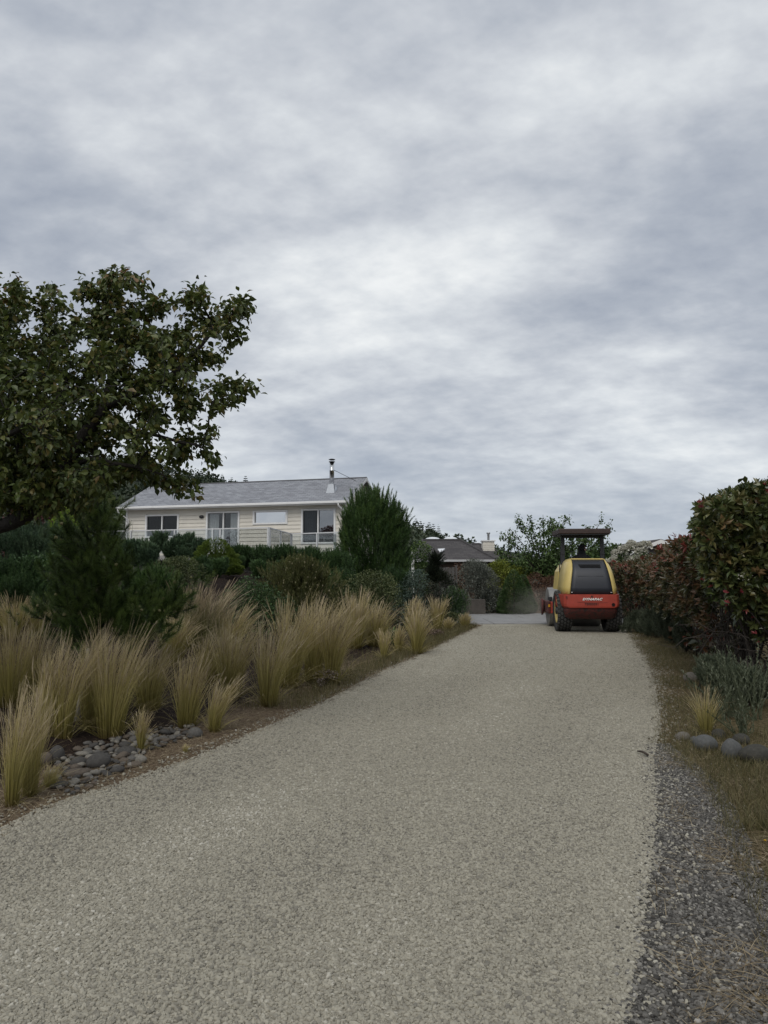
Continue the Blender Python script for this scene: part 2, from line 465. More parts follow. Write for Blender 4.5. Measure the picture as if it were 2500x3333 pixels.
def shx(y): return np.interp(y, SH[:, 1], SH[:, 0])
yy2 = np.arange(-3.5, 6.9, .08); rb = np.linspace(0, 1, 14); V = []
for y in yy2:
    a, b_ = rx(y) - .12, max(shx(y) + 1.6 * jag(y, 2), rx(y) + .02)
    V.append(np.stack([a + (b_ - a) * rb, np.full(14, y), np.full(14, -.0075)], 1))
q = (np.arange(len(yy2) - 1)[:, None] * 14 + np.arange(13)[None]).ravel()
g = Geo(); g.add(np.vstack(V), np.stack([q, q + 1, q + 15, q + 14], 1).ravel(), np.full(len(q), 4))
tag(g.obj('gravel_shoulder', M_SHOULDER, smooth=True), kind='structure')

# loose chips as real stones (geometry-node instances of a rough chip) -----
def stone_mat(name, cols, rough=.85):
    m, nt, b = new_mat(name)
    a = nd(nt, 'ShaderNodeAttribute', attribute_name='c'); a.attribute_type = 'INSTANCER'
    r = ramp_node(nt, cols); nt.links.new(a.outputs['Fac'], r.inputs[0])
    n = noise_node(nt, 3, 4); r2 = ramp_node(nt, [(.3, (.86, .86, .86)), (.7, (1.08, 1.08, 1.08))]); nt.links.new(n.outputs[0], r2.inputs[0])
    mx = nd(nt, 'ShaderNodeMix', data_type='RGBA', blend_type='MULTIPLY'); mx.inputs[0].default_value = 1
    nt.links.new(r.outputs[0], mx.inputs[6]); nt.links.new(r2.outputs[0], mx.inputs[7]); nt.links.new(mx.outputs[2], b.inputs['Base Color'])
    b.inputs['Roughness'].default_value = rough; b.inputs['Specular IOR Level'].default_value = .25
    return m
def chips(name, P, sc, rot, c, mat, label):
    me = bpy.data.meshes.new(name)
    me.vertices.add(len(P)); me.vertices.foreach_set('co', P.astype(np.float32).ravel())
    for nm, ty, arr in (('scl', 'FLOAT_VECTOR', sc), ('rot', 'FLOAT_VECTOR', rot), ('c', 'FLOAT', c)):
        a = me.attributes.new(nm, ty, 'POINT'); a.data.foreach_set('vector' if ty != 'FLOAT' else 'value', np.asarray(arr, np.float32).ravel())
    o = bpy.data.objects.new(name, me); COL.objects.link(o)
    nt = bpy.data.node_groups.new(name, 'GeometryNodeTree')
    nt.interface.new_socket('Geometry', in_out='INPUT', socket_type='NodeSocketGeometry'); nt.interface.new_socket('Geometry', in_out='OUTPUT', socket_type='NodeSocketGeometry')
    gi, go = nt.nodes.new('NodeGroupInput'), nt.nodes.new('NodeGroupOutput')
    ico = nt.nodes.new('GeometryNodeMeshIcoSphere'); ico.inputs['Radius'].default_value = 1; ico.inputs['Subdivisions'].default_value = 2
    sp = nt.nodes.new('GeometryNodeSetPosition'); nz = nt.nodes.new('ShaderNodeTexNoise'); nz.inputs['Scale'].default_value = 1.3
    sb = nt.nodes.new('ShaderNodeVectorMath'); sb.operation = 'SUBTRACT'; sb.inputs[1].default_value = (.5, .5, .5)
    ml = nt.nodes.new('ShaderNodeVectorMath'); ml.operation = 'SCALE'; ml.inputs['Scale'].default_value = 1.1
    L = nt.links.new
    L(nz.outputs['Color'], sb.inputs[0]); L(sb.outputs[0], ml.inputs[0]); L(ml.outputs[0], sp.inputs['Offset']); L(ico.outputs['Mesh'], sp.inputs['Geometry'])
    sm = nt.nodes.new('GeometryNodeSetMaterial'); sm.inputs['Material'].default_value = mat
    L(sp.outputs[0], sm.inputs['Geometry'])
    def named(nm, ty):
        n = nt.nodes.new('GeometryNodeInputNamedAttribute'); n.data_type = ty; n.inputs['Name'].default_value = nm; return n.outputs['Attribute']
    ip = nt.nodes.new('GeometryNodeInstanceOnPoints')
    L(gi.outputs[0], ip.inputs['Points']); L(sm.outputs[0], ip.inputs['Instance'])
    e2r = nt.nodes.new('FunctionNodeEulerToRotation'); L(named('rot', 'FLOAT_VECTOR'), e2r.inputs[0]); L(e2r.outputs[0], ip.inputs['Rotation'])
    L(named('scl', 'FLOAT_VECTOR'), ip.inputs['Scale']); L(ip.outputs[0], go.inputs[0])
    md = o.modifiers.new('chips', 'NODES'); md.node_group = nt
    me.materials.append(mat)
    return tag(o, label, 'gravel', kind='stuff')
def scatter(n, y0, y1, xa, xb, bias=1.0):
    y = y0 + (y1 - y0) * rng.random(n) ** bias
    a, b_ = xa(y), xb(y)
    return a + (b_ - a) * rng.random(n), y
def stone_sizes(n, lo, hi, flat=(.45, .8)):
    s = lo + (hi - lo) * rng.random(n) ** 2.2
    return np.stack([s * rng.uniform(.8, 1.25, n), s * rng.uniform(.6, .95, n), s * rng.uniform(flat[0], flat[1], n)], 1) / 2
def stone_rots(n): return np.stack([rng.normal(0, .35, n), rng.normal(0, .35, n), rng.random(n) * 6.28], 1)
MC, MD = stone_mat('pale chip', CH), stone_mat('dark chip', CD)
y1 = 2.0 + 12.5 * (1 - np.sqrt(1 - rng.random(150000))); x1 = lx(y1) - .06 + (rx(y1) - lx(y1) + .09) * rng.random(len(y1))
x2, y2 = scatter(60000, 5.0, 23.5, lambda y: lx(y) - .06, lambda y: rx(y) + .03, 1.25)
x3, y3 = scatter(5000, 2.4, 22.0, lambda y: lx(y) - .28, lambda y: lx(y) + .15); y4 = rng.uniform(2, 22, 6500); x4 = rx(y4) - .02 + rng.exponential(.15, 6500)
x5, y5 = scatter(70000, 2.0, 5.2, lambda y: lx(y) - .06, lambda y: rx(y) + .02, 1.1)
px_, py_ = np.concatenate([x1, x2, x3, x4, x5]), np.concatenate([y1, y2, y3, y4, y5]); n = len(px_)
sc = stone_sizes(n, .008, .027); wr_ = px_ - .30 * py_; c = np.clip(rng.random(n) * .9 + .02 + .10 * np.sin(wr_ * 3.4 + .5 * np.sin(py_ * .45)) * np.sin(py_ * .33 + 1.1 * wr_) + .07 * np.sin(wr_ * 1.3 + py_ * .9) * np.sin(py_ * 1.7 - wr_ * 2.1), 0, 1)
zr = .010 * np.sin(np.clip((px_ - lx(py_)) / (rx(py_) - lx(py_)), 0, 1) * PI) - .004
chips('gravel', np.stack([px_, py_, zr + sc[:, 2] * .14], 1), sc, stone_rots(n), c, MC, 'pale crushed gravel chips covering the whole drive')
x1, y1 = scatter(30000, 2.0, 7.2, lambda y: rx(y) + .0 + .12 * rng.normal(0, .6, len(y)), lambda y: np.maximum(shx(y) + .15, rx(y) + .1), 1.2)
n = len(x1); sc = stone_sizes(n, .008, .026)
chips('gravel', np.stack([x1, y1, -.0075 + sc[:, 2] * .3], 1), sc, stone_rots(n), rng.random(n), MD, 'dark grey older gravel along the right edge of the drive')

# concrete driveway that crosses the end of the gravel ---------------------
M_CONC = plain('weathered concrete', (.235, .235, .235), .85, .16, 1.2, .25, 60, dirt=(.13, .125, .12), dirt_at=.6)
cd = empty('concrete_driveway', (0, 0, 0)); tag(cd, kind='structure')
for i, (ya, yb) in enumerate(((24.42, 27.4), (27.43, 31.2))):
    xsl = [2.2, 3.62, 6.6, 9.6, 12.6, 16.0] if i == 0 else [2.2, 5.2, 8.2, 11.2, 16.0]
    for xa, xb in zip(xsl[:-1], xsl[1:]):
        Geo().box((xa + .012, ya, -.10), (xb - .012, yb, .020 - .012 * i)).obj('slab', M_CONC, cd, bevel=.008)

# ================================================================= HILL
hillp = [(-900, 1440), (100, 1470), (350, 1478), (520, 1500), (640, 1532), (760, 1558), (900, 1590), (1100, 1640), (1345, 1706), (1430, 1738), (1525, 1772), (1600, 1810), (1750, 1850), (1900, 1866)]
HD = 230.0
hx = []; V = []
for u, v in hillp:
    p = at(u, v + 44, HD); hx.append((p[0], p[2]))
hx = np.array(hx)
def hillz(x, y):
    top = np.interp(x * HD / np.maximum(y, 60) if False else x, hx[:, 0], hx[:, 1])
    return (top - 1) * sstep((y - 95) / (HD - 95)) + .5
gx = np.linspace(hx[0, 0], hx[-1, 0], 60); gy = np.concatenate([np.linspace(95, HD, 24), [260, 330]])
GX, GY = np.meshgrid(gx, gy); GZ = hillz(GX, GY) * np.where(GY > HD, 1 - .3 * (GY - HD) / 100, 1)
q = (np.arange(len(gy) - 1)[:, None] * 60 + np.arange(59)[None]).ravel()
g = Geo(); g.add(np.stack([GX, GY, GZ], 2).reshape(-1, 3), np.stack([q, q + 1, q + 61, q + 60], 1).ravel(), np.full(len(q), 4))
tag(g.obj('hill', plain('hill undergrowth', (.030, .038, .022), .95, .4, .08), smooth=True), kind='structure')
KITE = kite_t(.75, .12)
M_WOOD = foliage('far woodland leaves', [(0, (.020, .032, .020)), (.5, (.040, .058, .032)), (1, (.075, .092, .050))], trans=.1)
NT = 1900; cx_, cy_ = rng.uniform(hx[0, 0], hx[-1, 0], NT), rng.uniform(110, HD + 4, NT)
g = Geo(); N = NT * 60
ci = np.repeat(np.arange(NT), 60); rad = rng.uniform(2.0, 4.0, NT)
d = rand_dirs(N); d[:, 2] = np.abs(d[:, 2])
loc = np.stack([cx_[ci], cy_[ci], hillz(cx_, cy_)[ci]], 1) + d * rad[ci][:, None] * rng.uniform(.7, 1.05, (N, 1)) * [1, 1, 1.15]
g.inst(KITE, loc, basis(d + rng.normal(0, .6, d.shape)), rng.uniform(.6, 1.15, N), np.clip(rng.random(NT)[ci] * .6 + rng.random(N) * .4, 0, 1))
tag(g.obj('woodland', M_WOOD), 'dark wooded hillside rising behind the white house', 'woodland', kind='stuff')
# single conifers that stand against the sky
M_CON = foliage('far conifer needles', [(0, (.010, .020, .012)), (1, (.030, .045, .026))], trans=.05)
M_BARK = plain('rough dark bark', (.035, .028, .022), .9, .35, 9, .6, 30)
def conifer(u, vt, vb, w, label, D=HD - 6):
    p = at(u, vb, D); t = at(u, vt, D); H = t[2] - p[2] + 4; wr = w * .8 * D / F
    o = empty('conifer', (p[0], p[1], p[2] - 4)); tag(o, label, 'conifer', 'conifers on the hill skyline')
    g = Geo(); n = 520
    k = rng.random(n) ** .8; az = rng.random(n) * 6.28; tier = np.round(k * 9 + rng.normal(0, .25, n)) / 9
    r = wr * (1 - tier * .93) * rng.uniform(.35, 1.1, n)
    loc = np.stack([np.cos(az) * r * .6, np.sin(az) * r * .6, H * (.12 + .86 * tier)], 1)
    g.inst(KITE, loc, basis(np.stack([np.cos(az), np.sin(az), np.full(n, -.15)], 1)), r * .7 + H * .05)
    g.obj('crown', M_CON, o)
    Geo().tube([(0, 0, 0), (0, 0, H * .97)], [H * .02, H * .003], 5).obj('trunk', M_BARK, o)
for a in [(655, 1532, 1560, 14, 'tall thin conifer left of the pair above the far roof ridge'), (664, 1536, 1560, 13, 'slender conifer right beside the tall thin one on the skyline'),
          (692, 1540, 1562, 15, 'small dark conifer on skyline between the thin pair and the rounded one'), (723, 1545, 1568, 22, 'broad conifer standing clear against sky over roof ridge'),
          (754, 1554, 1572, 16, 'short conifer between two isolated conifers over the roof'), (799, 1549, 1580, 20, 'rightmost isolated conifer above the white house roof'),
          (1354, 1688, 1716, 20, 'conifer on skyline just right of the candle pine'), (1369, 1696, 1722, 18, 'conifer second from the candle pine on falling skyline'),
          (1397, 1700, 1732, 22, 'tallest pointed conifer on the falling skyline left of slate roof'), (1411, 1705, 1736, 16, 'pointed conifer just right of the tallest one'), (1428, 1713, 1742, 16, 'lowest pointed conifer on skyline above the domes')]:
    conifer(*a)

# ================================================================= WHITE HOUSE
M_SIDE = plain('cream painted board', (.66, .625, .55), .6, .05, 2.0, .05, 30, dirt=(.54, .51, .45), dirt_at=.68)
M_TRIM = plain('white trim paint', (.74, .74, .73), .5, .04, 3)
M_ALU = plain('white aluminium rail', (.62, .63, .64), .45, .04, 3)
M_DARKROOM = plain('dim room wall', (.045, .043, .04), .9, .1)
M_CURTAIN = plain('pale curtain', (.72, .72, .70), .9, .06, 6)
def glass_mat(name, refl, tint=(1, 1, 1), rough=.02):
    m, nt, b = new_mat(name); L = nt.links.new
    tr = nd(nt, 'ShaderNodeBsdfTransparent'); tr.inputs[0].default_value = (*tint, 1)
    gl = nd(nt, 'ShaderNodeBsdfGlossy'); gl.inputs['Roughness'].default_value = rough
    n = noise_node(nt, 1.2, 2); bp = nd(nt, 'ShaderNodeBump'); bp.inputs['Strength'].default_value = .06; bp.inputs['Distance'].default_value = .05; L(n.outputs[0], bp.inputs['Height']); L(bp.outputs[0], gl.inputs['Normal'])
    lw = nd(nt, 'ShaderNodeLayerWeight'); lw.inputs[0].default_value = .25
    ad = nd(nt, 'ShaderNodeMath', operation='MULTIPLY_ADD', use_clamp=True); L(lw.outputs['Fresnel'], ad.inputs[0]); ad.inputs[1].default_value = .5; ad.inputs[2].default_value = refl
    mx = nd(nt, 'ShaderNodeMixShader'); L(ad.outputs[0], mx.inputs[0]); L(tr.outputs[0], mx.inputs[1]); L(gl.outputs[0], mx.inputs[2])
    L(mx.outputs[0], nt.nodes['Material Output'].inputs[0])
    return m
G_DOOR = glass_mat('clear door glass', .05, (.80, .82, .83))
G_DARK, G_MID, G_BRIGHT, G_RAIL = glass_mat('window glass', .03, (.42, .44, .46)), glass_mat('coated window glass', .34, (.4, .42, .44)), glass_mat('mirror coated glass', .85, (.4, .4, .4)), glass_mat('rail glass', .10, (.86, .88, .88))
def shingle_mat(name, cols, rowh, wid):
    m, nt, b = new_mat(name); L = nt.links.new
    t = nd(nt, 'ShaderNodeTexCoord'); mp = nd(nt, 'ShaderNodeMapping'); L(t.outputs['Object'], mp.inputs[0])
    br = nd(nt, 'ShaderNodeTexBrick'); br.offset = .5
    s = nd(nt, 'ShaderNodeSeparateXYZ'); L(mp.outputs[0], s.inputs[0]); cb = nd(nt, 'ShaderNodeCombineXYZ'); L(s.outputs[0], cb.inputs[0]); L(s.outputs[2], cb.inputs[1])
    L(cb.outputs[0], br.inputs['Vector'])
    br.inputs['Scale'].default_value = 1; br.inputs['Brick Width'].default_value = wid; br.inputs['Row Height'].default_value = rowh; br.inputs['Mortar Size'].default_value = .006; br.inputs['Bias'].default_value = 0
    br.inputs['Color1'].default_value = (*cols[0], 1); br.inputs['Color2'].default_value = (*cols[1], 1); br.inputs['Mortar'].default_value = (*cols[2], 1)
    n = noise_node(nt, 1.4, 6, .7, stretch=(3, 3, 9)); r = ramp_node(nt, [(.3, (.88, .88, .88)), (.7, (1.12, 1.12, 1.12))]); L(n.outputs[0], r.inputs[0])
    mx = nd(nt, 'ShaderNodeMix', data_type='RGBA', blend_type='MULTIPLY'); mx.inputs[0].default_value = 1; L(br.outputs[0], mx.inputs[6]); L(r.outputs[0], mx.inputs[7])
    L(mx.outputs[2], b.inputs['Base Color']); b.inputs['Roughness'].default_value = .9; b.inputs['Specular IOR Level'].default_value = .2
    return m
TH = .28
HR = np.array([at(1132, 1628, 34.5)[0], 34.5]); HL = 12.6
ax = np.array([math.cos(TH), -math.sin(TH)]); bk = np.array([math.sin(TH), math.cos(TH)])
HO = HR - ax * HL
ZE, ZR, WD = 5.10, 6.57, 3.0
WY = .46                                             # wall face stands back from the eave
house = empty('house', (HO[0], HO[1], 0), -TH)
tag(house, 'cream clapboard house with grey shingle roof and steel flue', 'house')
HM = Matrix.Translation((HO[0], HO[1], 0)) @ Matrix.Rotation(-TH, 4, 'Z')
HMI = HM.inverted()
def house_world(o): o.matrix_parent_inverse = HMI; return o
def wall_sz(u, v, wy=WY):
    r = ray(u, v); o = np.array([HO[0] + bk[0] * wy, HO[1] + bk[1] * wy])
    k = (o @ bk) / (r[:2] @ bk)
    P = r * k
    return (P[:2] - o) @ ax, P[2] + CAMZ
def rect(u0, v0, u1, v1):
    a, b_ = wall_sz(u0, (v0 + v1) / 2)[0], wall_sz(u1, (v0 + v1) / 2)[0]
    um = (u0 + u1) / 2
    return a, b_, wall_sz(um, v1)[1], wall_sz(um, v0)[1]
WZ0, WZ1, WX0, WX1 = 1.35, ZE + .12, .28, HL - .30
wins = {'window_left': rect(475, 1675, 582, 1750), 'door': rect(672, 1665, 779, 1806), 'transom': rect(825, 1661, 936, 1707), 'window_right': rect(982, 1656, 1092, 1770)}
ops = list(wins.values())
def cut(a, b_, z0, z1):
    segs = [(a, b_)]
    for (s0, s1, q0, q1) in ops:
        if z1 <= q0 + .02 or z0 >= q1 - .02: continue
        new = []
        for (p, r_) in segs:
            if s1 <= p or s0 >= r_: new.append((p, r_)); continue
            if s0 > p: new.append((p, s0))
            if s1 < r_: new.append((s1, r_))
        segs = new
    return segs
# wall core with true openings
g = Geo(); ed = sorted({WX0, WX1, *[o[0] for o in ops], *[o[1] for o in ops]})
for a, b_ in zip(ed[:-1], ed[1:]):
    col = [o for o in ops if o[0] < (a + b_) / 2 < o[1]]
    zs = [WZ0] + [z for o in col for z in (o[2], o[3])] + [WZ1]
    for z0, z1 in zip(zs[0::2], zs[1::2]): g.box((a, WY + .02, z0), (b_, WY + .14, z1))
g.box((WX0, WY + .16, WZ0), (WX0 + .12, 6 - WY, WZ1)); g.box((WX1 - .12, WY + .16, WZ0), (WX1, 6 - WY, WZ1)); g.box((WX0, 6 - WY, WZ0), (WX1, 6 - WY + .1, WZ1))
g.obj('wall', M_SIDE, house)
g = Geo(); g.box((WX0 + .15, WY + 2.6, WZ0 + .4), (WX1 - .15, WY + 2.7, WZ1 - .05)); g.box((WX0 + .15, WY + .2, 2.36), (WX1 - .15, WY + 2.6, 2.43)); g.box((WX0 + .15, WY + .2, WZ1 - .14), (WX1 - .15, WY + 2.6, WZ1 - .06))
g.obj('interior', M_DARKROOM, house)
# clapboards, one by one
bh = .192; z = WZ0; k = 0
while z < WZ1 - .03:
    z1 = min(z + bh, WZ1 - .01)
    for a, b_ in cut(WX0, WX1, z + .01, z1 - .01):
        if b_ - a < .06: continue
        V = [(a, WY - .034, z), (b_, WY - .034, z), (b_, WY + .002, z1 + .012), (a, WY + .002, z1 + .012), (a, WY + .018, z), (b_, WY + .018, z), (b_, WY + .018, z1 + .012), (a, WY + .018, z1 + .012)]
        Geo().faces(V, [(0, 1, 2, 3), (4, 7, 6, 5), (0, 4, 5, 1), (1, 5, 6, 2), (3, 2, 6, 7), (0, 3, 7, 4)], c=rng.random()).obj('clapboard', M_SIDE, house)
    z = z1
for xa in (WX0 - .02, WX1 - .08): Geo().box((xa, WY - .05, WZ0), (xa + .10, WY - .004, WZ1 - .02)).obj('corner_board', M_TRIM, house)
# right gable: triangle with its own boards
zg = ZE - .1
while zg < ZR - .3:
    y0 = max(WY, (zg - ZE) / (ZR - ZE) * WD + .2); y0b = max(WY, (zg + bh - ZE) / (ZR - ZE) * WD + .2)
    V = [(WX1 + .034, y0, zg), (WX1 + .034, 6 - y0, zg), (WX1 + .002, 6 - y0b, zg + bh), (WX1 + .002, y0b, zg + bh), (WX1 - .02, y0, zg), (WX1 - .02, 6 - y0, zg), (WX1 - .02, 6 - y0b, zg + bh), (WX1 - .02, y0b, zg + bh)]
    Geo().faces(V, [(0, 1, 2, 3), (4, 7, 6, 5), (0, 4, 5, 1), (1, 5, 6, 2), (3, 2, 6, 7), (0, 3, 7, 4)]).obj('gable_board', M_SIDE, house)
    zg += bh
g = Geo(); g.faces([(WX0, WY, WZ1 - .02), (WX0, 6 - WY, WZ1 - .02), (WX0, WD, ZR - .12)], [(0, 1, 2)]).obj('gable_wall', M_SIDE, house); g = Geo(); g.faces([(WX1 - .03, WY, WZ1 - .02), (WX1 - .03, 6 - WY, WZ1 - .02), (WX1 - .03, WD, ZR - .12)], [(0, 1, 2)])
g.obj('gable_wall', M_SIDE, house)
# roof: lapped courses so the butts stand proud
M_SHING = shingle_mat('grey asphalt shingle', ((.25, .26, .285), (.345, .36, .39), (.10, .10, .115)), .0735, .34)
g = Geo(); nC = 20
sl = np.array([0, WD, ZR - ZE]); nrm = np.array([0, -(ZR - ZE), WD]) / math.hypot(WD, ZR - ZE)
for side in (0, 1):
    for k in range(nC):
        a, b_ = k / nC, (k + 1) / nC + (.004 if k < nC - 1 else 0)
        P0, P1 = np.array([0, 0, ZE]) + sl * a, np.array([0, 0, ZE]) + sl * b_
        up0, up1 = nrm * .016, nrm * .002
        V = []
        for xx in (0, HL): V += [P0 + [xx, 0, 0] + up0, P1 + [xx, 0, 0] + up1, P0 + [xx, 0, 0] - nrm * .04, P1 + [xx, 0, 0] - nrm * .04]
        V = np.array(V)
        if side: V[:, 1] = 2 * WD - V[:, 1]
        g.faces(V, [(0, 4, 5, 1) if not side else (1, 5, 4, 0), (2, 3, 7, 6), (0, 2, 6, 4), (0, 1, 3, 2), (4, 6, 7, 5)])
roof = g.obj('roof', M_SHING, house)
g = Geo(); g.faces([(0, WD - .13, ZR - .035), (HL, WD - .13, ZR - .035), (HL, WD, ZR + .035), (0, WD, ZR + .035), (0, WD + .13, ZR - .035), (HL, WD + .13, ZR - .035)], [(0, 1, 2, 3), (3, 2, 5, 4)])
g.obj('ridge_cap', plain('dark ridge shingle', (.07, .07, .075), .9, .2, 6), roof, solid=.012)
Geo().box((-.03, -.11, ZE - .115), (HL + .03, -.004, ZE - .002)).obj('gutter', M_TRIM, house, bevel=.02)
Geo().box((0, .002, ZE - .17), (HL, .03, ZE - .05)).obj('fascia', M_TRIM, house)
Geo().faces([(0.02, .03, ZE - .13), (HL - .02, .03, ZE - .13), (HL - .02, WY, ZE - .10), (.02, WY, ZE - .10)], [(3, 2, 1, 0)]).obj('soffit', M_TRIM, house, solid=.01)
for xx in (-.012, HL - .02):
    for sgn in (0, 1):
        P0, P1 = np.array([xx, 0, ZE - .17]), np.array([xx, WD, ZR - .17])
        V = np.array([P0, P0 + [0, 0, .16], P1 + [0, 0, .16], P1, P0 + [.032, 0, 0], P0 + [.032, 0, .16], P1 + [.032, 0, .16], P1 + [.032, 0, 0]])
        if sgn: V[:, 1] = 2 * WD - V[:, 1]
        Geo().faces(V, [(0, 1, 2, 3), (7, 6, 5, 4), (0, 4, 5, 1), (1, 5, 6, 2), (2, 6, 7, 3), (3, 7, 4, 0)]).obj('bargeboard', M_TRIM, house)
def pipe(pts, name='downspout', r=.04): return Geo().tube(pts, r, 8).obj(name, M_TRIM, house, smooth=True)
pipe([(.10, -.06, ZE - .12), (.10, -.05, ZE - .25), (.42, WY - .06, ZE - .62), (.42, WY - .06, 2.0)])
pipe([(HL - .45, -.06, ZE - .12), (HL - .45, -.05, ZE - .22), (HL - .16, WY - .06, ZE - .60), (HL - .16, WY - .06, 2.0)])
def window(name, R, mull, panes, trim=.075, curtain=None):
    s0, s1, z0, z1 = R
    fr = Geo()
    y0, y1 = WY - .06, WY + .10
    fr.box((s0 - .02, y0, z0), (s0 + trim, y1, z1)); fr.box((s1 - trim, y0, z0), (s1 + .02, y1, z1))
    fr.box((s0 + trim, y0, z1 - trim), (s1 - trim, y1, z1)); fr.box((s0 + trim, y0, z0), (s1 - trim, y1, z0 + trim))
    w = fr.obj(name, M_TRIM, house, bevel=.008)
    e = [s0 + trim] + list(mull) + [s1 - trim]
    for mx in mull: Geo().box((mx - .03, y0 + .012, z0 + trim), (mx + .03, y1 - .01, z1 - trim)).obj('mullion', M_TRIM, w)
    for i, gm in enumerate(panes):
        a, b_ = e[i], e[i + 1]
        Geo().box((a, WY + .035, z0 + trim), (b_, WY + .041, z1 - trim)).obj('pane', gm, w)
    if curtain:
        for (a, b_) in curtain:
            n = 26; t = np.linspace(0, 1, n); yc = WY + .115 + .03 * np.sin(t * 34)
            V = np.concatenate([np.stack([a + (b_ - a) * t, yc, np.full(n, z)], 1) for z in (z0 + .05, z1 - .1)])
            Geo().faces(V, [(i, i + 1, n + i + 1, n + i) for i in range(n - 1)]).obj('curtain', M_CURTAIN, w, smooth=True)
    return w
R = wins['window_left']; window('window', R, [(R[0] + R[1]) / 2], [G_DARK, G_DARK])
R = wins['door']; dm = wall_sz(727.5, 1720)[0]
dw = window('sliding_door', R, [dm], [G_DOOR, G_DOOR], curtain=[(R[0] + .08, R[0] + .62), (R[1] - .55, R[1] - .08)])
Geo().box((R[0] + .30, WY - .02, R[2] + .07), (R[0] + .37, WY + .03, R[2] + 1.35)).obj('screen_stile', M_TRIM, dw)
Geo().box((dm - .06, WY - .07, 3.35), (dm - .03, WY - .03, 3.6)).obj('handle', M_TRIM, dw)
R = wins['transom']; window('window', R, [], [G_BRIGHT], .085)
R = wins['window_right']; window('window', R, [wall_sz(1036, 1710)[0]], [G_DARK, G_MID], curtain=[(R[0] + .1, R[0] + .70)])
# wall lamp, roof vent, flue
M_BLACK = plain('black metal', (.02, .02, .022), .45, .2, 8)
M_STEEL = plain('polished stainless steel', (.58, .59, .60), .16, .06, 4, metal=1.0)
s, zz = wall_sz(658, 1682.5)
Geo().lathe([(.02, 0), (.125, .01), (.13, .05), (.09, .09), (.02, .10)], 16, 0, 'y', (0, 0, 0)).obj('wall_lamp', M_BLACK, house, smooth=True, loc=(s, WY - .10, zz)).scale = (1, 1, .62)
def roof_pt(u, v):                                   # line of sight onto the front roof slope
    r = np.array(HMI.to_3x3() @ Vector(ray(u, v))); o = np.array(HMI @ Vector((0, 0, CAMZ)))
    k = ((np.array([0, 0, ZE]) - o) @ nrm) / (r @ nrm)
    return o + r * k
p = roof_pt(438, 1634)
Geo().tube([p - [0, 0, .05], p + [0, 0, .34]], .045, 10).obj('vent_pipe', plain('grey vent pipe', (.09, .095, .10), .6, .1), house, smooth=True)
p = roof_pt(1080, 1600)
fl = Geo()
fl.faces([(-.23, -.23, -.12), (.23, -.23, -.12), (.23, .23, .12), (-.23, .23, .12), (-.13, -.13, .36), (.13, -.13, .36), (.13, .13, .36), (-.13, .13, .36)], [(0, 1, 5, 4), (1, 2, 6, 5), (2, 3, 7, 6), (3, 0, 4, 7), (4, 5, 6, 7)])
fo = fl.obj('flue', M_STEEL, house, loc=tuple(p))
Geo().lathe([(.115, .30), (.115, 1.02), (.118, 1.03), (.118, 1.06), (.108, 1.07), (.108, 1.46)], 24).obj('pipe', M_STEEL, fo, smooth=False).data.polygons.foreach_set('use_smooth', [True] * (24 * 5) + [False, False])
Geo().lathe([(.155, 1.46), (.155, 1.485), (.11, 1.49)], 20).obj('collar', M_BLACK, fo)
for a in range(4): Geo().tube([(.09 * math.cos(a * PI / 2 + .6), .09 * math.sin(a * PI / 2 + .6), 1.48), (.09 * math.cos(a * PI / 2 + .6), .09 * math.sin(a * PI / 2 + .6), 1.58)], .010, 4).obj('cap_leg', M_BLACK, fo)
Geo().lathe([(.16, 1.575), (.165, 1.59), (.10, 1.62), (.01, 1.63)], 20).obj('rain_cap', M_BLACK, fo)
q_ = roof_pt(1160, 1566)
st_ = np.array([0.11, 0, 1.06]); Geo().tube([st_, q_ - p], .012, 5).obj('stay_rod', M_BLACK, fo)
# deck and glass railing (built in world coordinates, still part of the house)
ZT = 3.47
A, B, C_, D_ = [gnd0(u, v, ZT) for u, v in ((160, 1734), (875, 1717.5), (948, 1738), (1120, 1731.5))]
def hw(g, name, mat, par=None, **k):
    o = g.obj(name, mat, house, **k); return house_world(o)
deckpoly = [A, B, C_, D_]
wl_ = HO + bk * (WY - .05); wl0, wl1 = wl_ + ax * WX0, wl_ + ax * WX1
ring = [A[:2], B[:2], C_[:2], D_[:2], wl1, wl0]
V = [(*p[:2], 2.42) for p in ring] + [(*p[:2], 2.22) for p in ring]; n = len(ring)
hw(Geo().faces(V, [tuple(range(n)), tuple(range(2 * n - 1, n - 1, -1))] + [(i, i + n, (i + 1) % n + n, (i + 1) % n) for i in range(n)]), 'deck_floor', plain('grey deck board', (.30, .29, .28), .8, .12, 3))
def rail_run(P, Q, nposts, wide=False):
    P, Q = np.array(P), np.array(Q); d = (Q - P)[:2]; L = np.hypot(*d); d = d / L; n = np.array([-d[1], d[0]])
    def bar(z0, z1, w, name, a=0, b_=L, off=0):
        V = []
        for z in (z0, z1):
            for s_, k in ((a, -w), (b_, -w), (b_, w), (a, w)): V.append((*(P[:2] + d * s_ + n * (k + off)), z))
        return Geo().faces(V, [(3, 2, 1, 0), (4, 5, 6, 7), (0, 1, 5, 4), (1, 2, 6, 5), (2, 3, 7, 6), (3, 0, 4, 7)])
    hw(bar(ZT - .022, ZT + .022, .028, 'top_rail'), 'top_rail', M_ALU)
    hw(bar(2.50, 2.53, .018, 'b'), 'bottom_rail', M_ALU)
    ss = np.linspace(0.03, L - .03, nposts)
    for s_ in ss: hw(bar(2.42, ZT - .023, .028, 'p', s_ - .028, s_ + .028), 'rail_post', M_ALU)
    for a, b_ in zip(ss[:-1], ss[1:]): hw(bar(2.54, ZT - .03, .003, 'g', a + .035, b_ - .035), 'glass_panel', G_RAIL)
